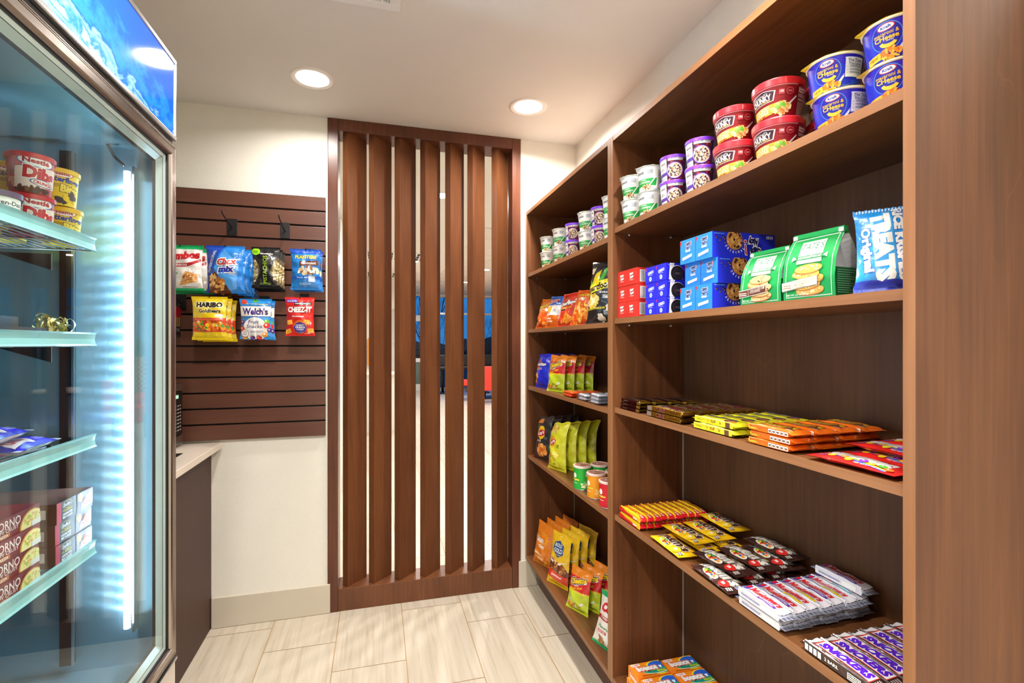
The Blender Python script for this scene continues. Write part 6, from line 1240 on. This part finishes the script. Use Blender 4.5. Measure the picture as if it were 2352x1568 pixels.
# third shelf of the near unit
z = RV[2]+.0003
for k in range(3):
    for i in range(4): lay('dark', .140, .0465, .0115, .826+i*.049+.001*k, 1.590-.022*(i % 2)*0-.002*k-.012*i*(k == 2), z+k*.0125, f'dark chocolate almond bar in gold foil, {LVN[k]} layer, {ORD[i]} from the shelf edge', 'dark almond bars on the third shelf')
for k in range(2):
    for i in range(5): lay('twix', .190, .050, .0165, .826+i*.0525, 1.402-.004*(i % 2)-.003*k-.003*i, z+k*.0175, f'gold caramel bar with red lettering, {("lower", "upper")[k]} layer, {ORD[i]} from the shelf edge', 'gold caramel bars on the third shelf')
for k in range(2):
    for i in range(5 if k else 5): lay('butter', .175, .045, .0165, .828+i*.0478+(.006 if k else 0), 1.178+.004*k-.003*(i % 2), z+k*.0172, f'yellow peanut bar, {("lower", "upper")[k]} layer, {ORD[i]} from the shelf edge', 'yellow peanut bars on the third shelf')
for k in range(3):
    for i in range(4): lay('reese', .140, .060, .0145, .826+i*.0632+.002*(k % 2), .972-.012*i*0-.003*((i+k) % 2)-.002, z+k*.0153, f'orange peanut butter cup pack, {LVN[k]} layer, {ORD[i]} from the shelf edge', 'orange peanut butter cup packs')
for k in range(2):
    for i in range(3): 
        lay('skit', .170, .075, .016, .824+i*.079+.010*k, .795-.012*i*k*0, z+k*.0172, f'red fruit candy pouch, {("lower", "upper")[k]} layer, {("front", "middle", "back")[i]} column', 'red fruit candy pouches', (2, -2, 3)[i]) if not (k == 1 and i == 0) else None
# third shelf of the far unit
z = LV[2]+.0003
for k in range(2):
    for i in range(3): lay('thin', .115, .042, .012, .825+i*.045, 2.150-.01*i-.004*k, z+k*.0128, f'thin orange-red candy pack, {("lower", "upper")[k]} layer, {ORD[i]} from the shelf edge', 'thin orange-red candy packs')
for k in range(2):
    for i in range(3): lay('mint', .105, .052, .013, .828+i*.056, 1.995-.008*i, z+k*.0138, f'silver and brown candy pack, {("lower", "upper")[k]} layer, {ORD[i]} from the shelf edge', 'silver candy packs on the third far shelf')
for k in range(3):
    for i in range(3): lay('mint', .105, .052, .013, .826+i*.056, 1.870-.006*i-.003*k, z+k*.0138, f'silver and brown candy pack beside the divider, {LVN[k]} layer, {ORD[i]} from the shelf edge', 'silver candy packs at the divider')
# freezer bars, third shelf (front faces up, text toward the right)
z = SH[2]-.0250
for i, (x, y, dz, r_, kd) in enumerate(((-.775, 1.370, 0, 4, 'ice'), (-.86, 1.365, 0, -3, 'ice'), (-.775, 1.185, 0, 5, 'icered'), (-.775, 1.010, 0, -2, 'icered'), (-.782, 1.292, .0345, 7, 'ice'), (-.850, 1.190, .0345, -5, 'ice'), (-.775, 1.09, .034, 4, 'icered'), (-.87, 1.17, .0, 3, 'ice'), (-.82, 1.14, .069, 6, 'ice'))):
    put(kd, x, y, z+dz+.0185, yaw=90+r_, flat=True, off=(0, 0, -.035), label=('blue ice cream bar at the end of the third freezer shelf', 'blue ice cream bar behind the end one', 'red wrapped ice cream bar under the blue ones', 'red wrapped ice cream bar at the frame edge, lower', 'blue ice cream bar lying on top, nearest the shelf end', 'blue ice cream bar on top, toward the back', 'red wrapped ice cream bar on top', 'blue ice cream bar of the back row, lower', 'blue ice cream bar, topmost of the pile')[i], group='ice cream bars in the freezer')
# second freezer shelf: dark bottle boxes and a gold bow
z = SH[1]-.0255
for i, (x, y0, y1, h, c_) in enumerate(((-.720, .96, 1.350, .034, '#3a3026'), (-.765, .95, 1.34, .058, '#2c2620'))):
    a = Art(y1-y0, h); a.R(-40, a.H*.3, 34, a.H*.75, '#4a5458' if i == 0 else '#39342c'); a.F(-38, a.H*.4, 30, a.H*.65, 1, '#aab4b8', 3); a.R(24, a.H*.2, 30, a.H*.9, '#6a1a22') if i else None
    MESH['gift%d' % i] = ('gift_box', 'box', [('carton', boxpack('gift%d' % i, y1-y0, .036 if not i else .08, h, c_, a))])
    put('gift%d' % i, x, (y0+y1)/2, z, yaw=90, label=('low dark gift box lying at the front of the second freezer shelf', 'taller dark gift box behind the low one, second freezer shelf')[i], group='gift boxes in the freezer')
bow = empty('gift_bow', (-.745, 1.412, z+.004), 'crinkled gold foil bow on the second freezer shelf', 'bow')
def loop(R, tilt, az, w, seed):
    pk = Pk(); r = random.Random(seed); v = []; n = 14
    for i in range(n+1):
        t = 2*PI*i/n; a_ = R*(1-math.cos(t))*.5; b_ = R*.30*math.sin(t)
        for s_ in (-1, 1):
            x, y, z_ = a_+r.uniform(-.0016, .0016), s_*w/2*(.8+.4*math.sin(2*t+seed))+r.uniform(-.001, .001), b_+r.uniform(-.002, .002)
            x, z_ = x*math.cos(tilt)-z_*math.sin(tilt), x*math.sin(tilt)+z_*math.cos(tilt)
            v.append((x*math.cos(az)-y*math.sin(az), x*math.sin(az)+y*math.cos(az), max(-.0, z_+.014)))
    pk.add(v, [(2*i, 2*i+1, 2*i+3, 2*i+2) for i in range(n)], 0, False); pk.col('#efe0a0' if seed % 3 else '#c9b860'); return pk
rb_ = random.Random(12)
for k in range(30):
    me = loop(rb_.uniform(.040, .060), rb_.uniform(.12, 1.45), k*2*PI/30*7+rb_.uniform(-.3, .3), .009, k).mesh('loop', M['foil'])
    o = bpy.data.objects.new('ribbon_loop', me); COL.objects.link(o); o.parent = bow
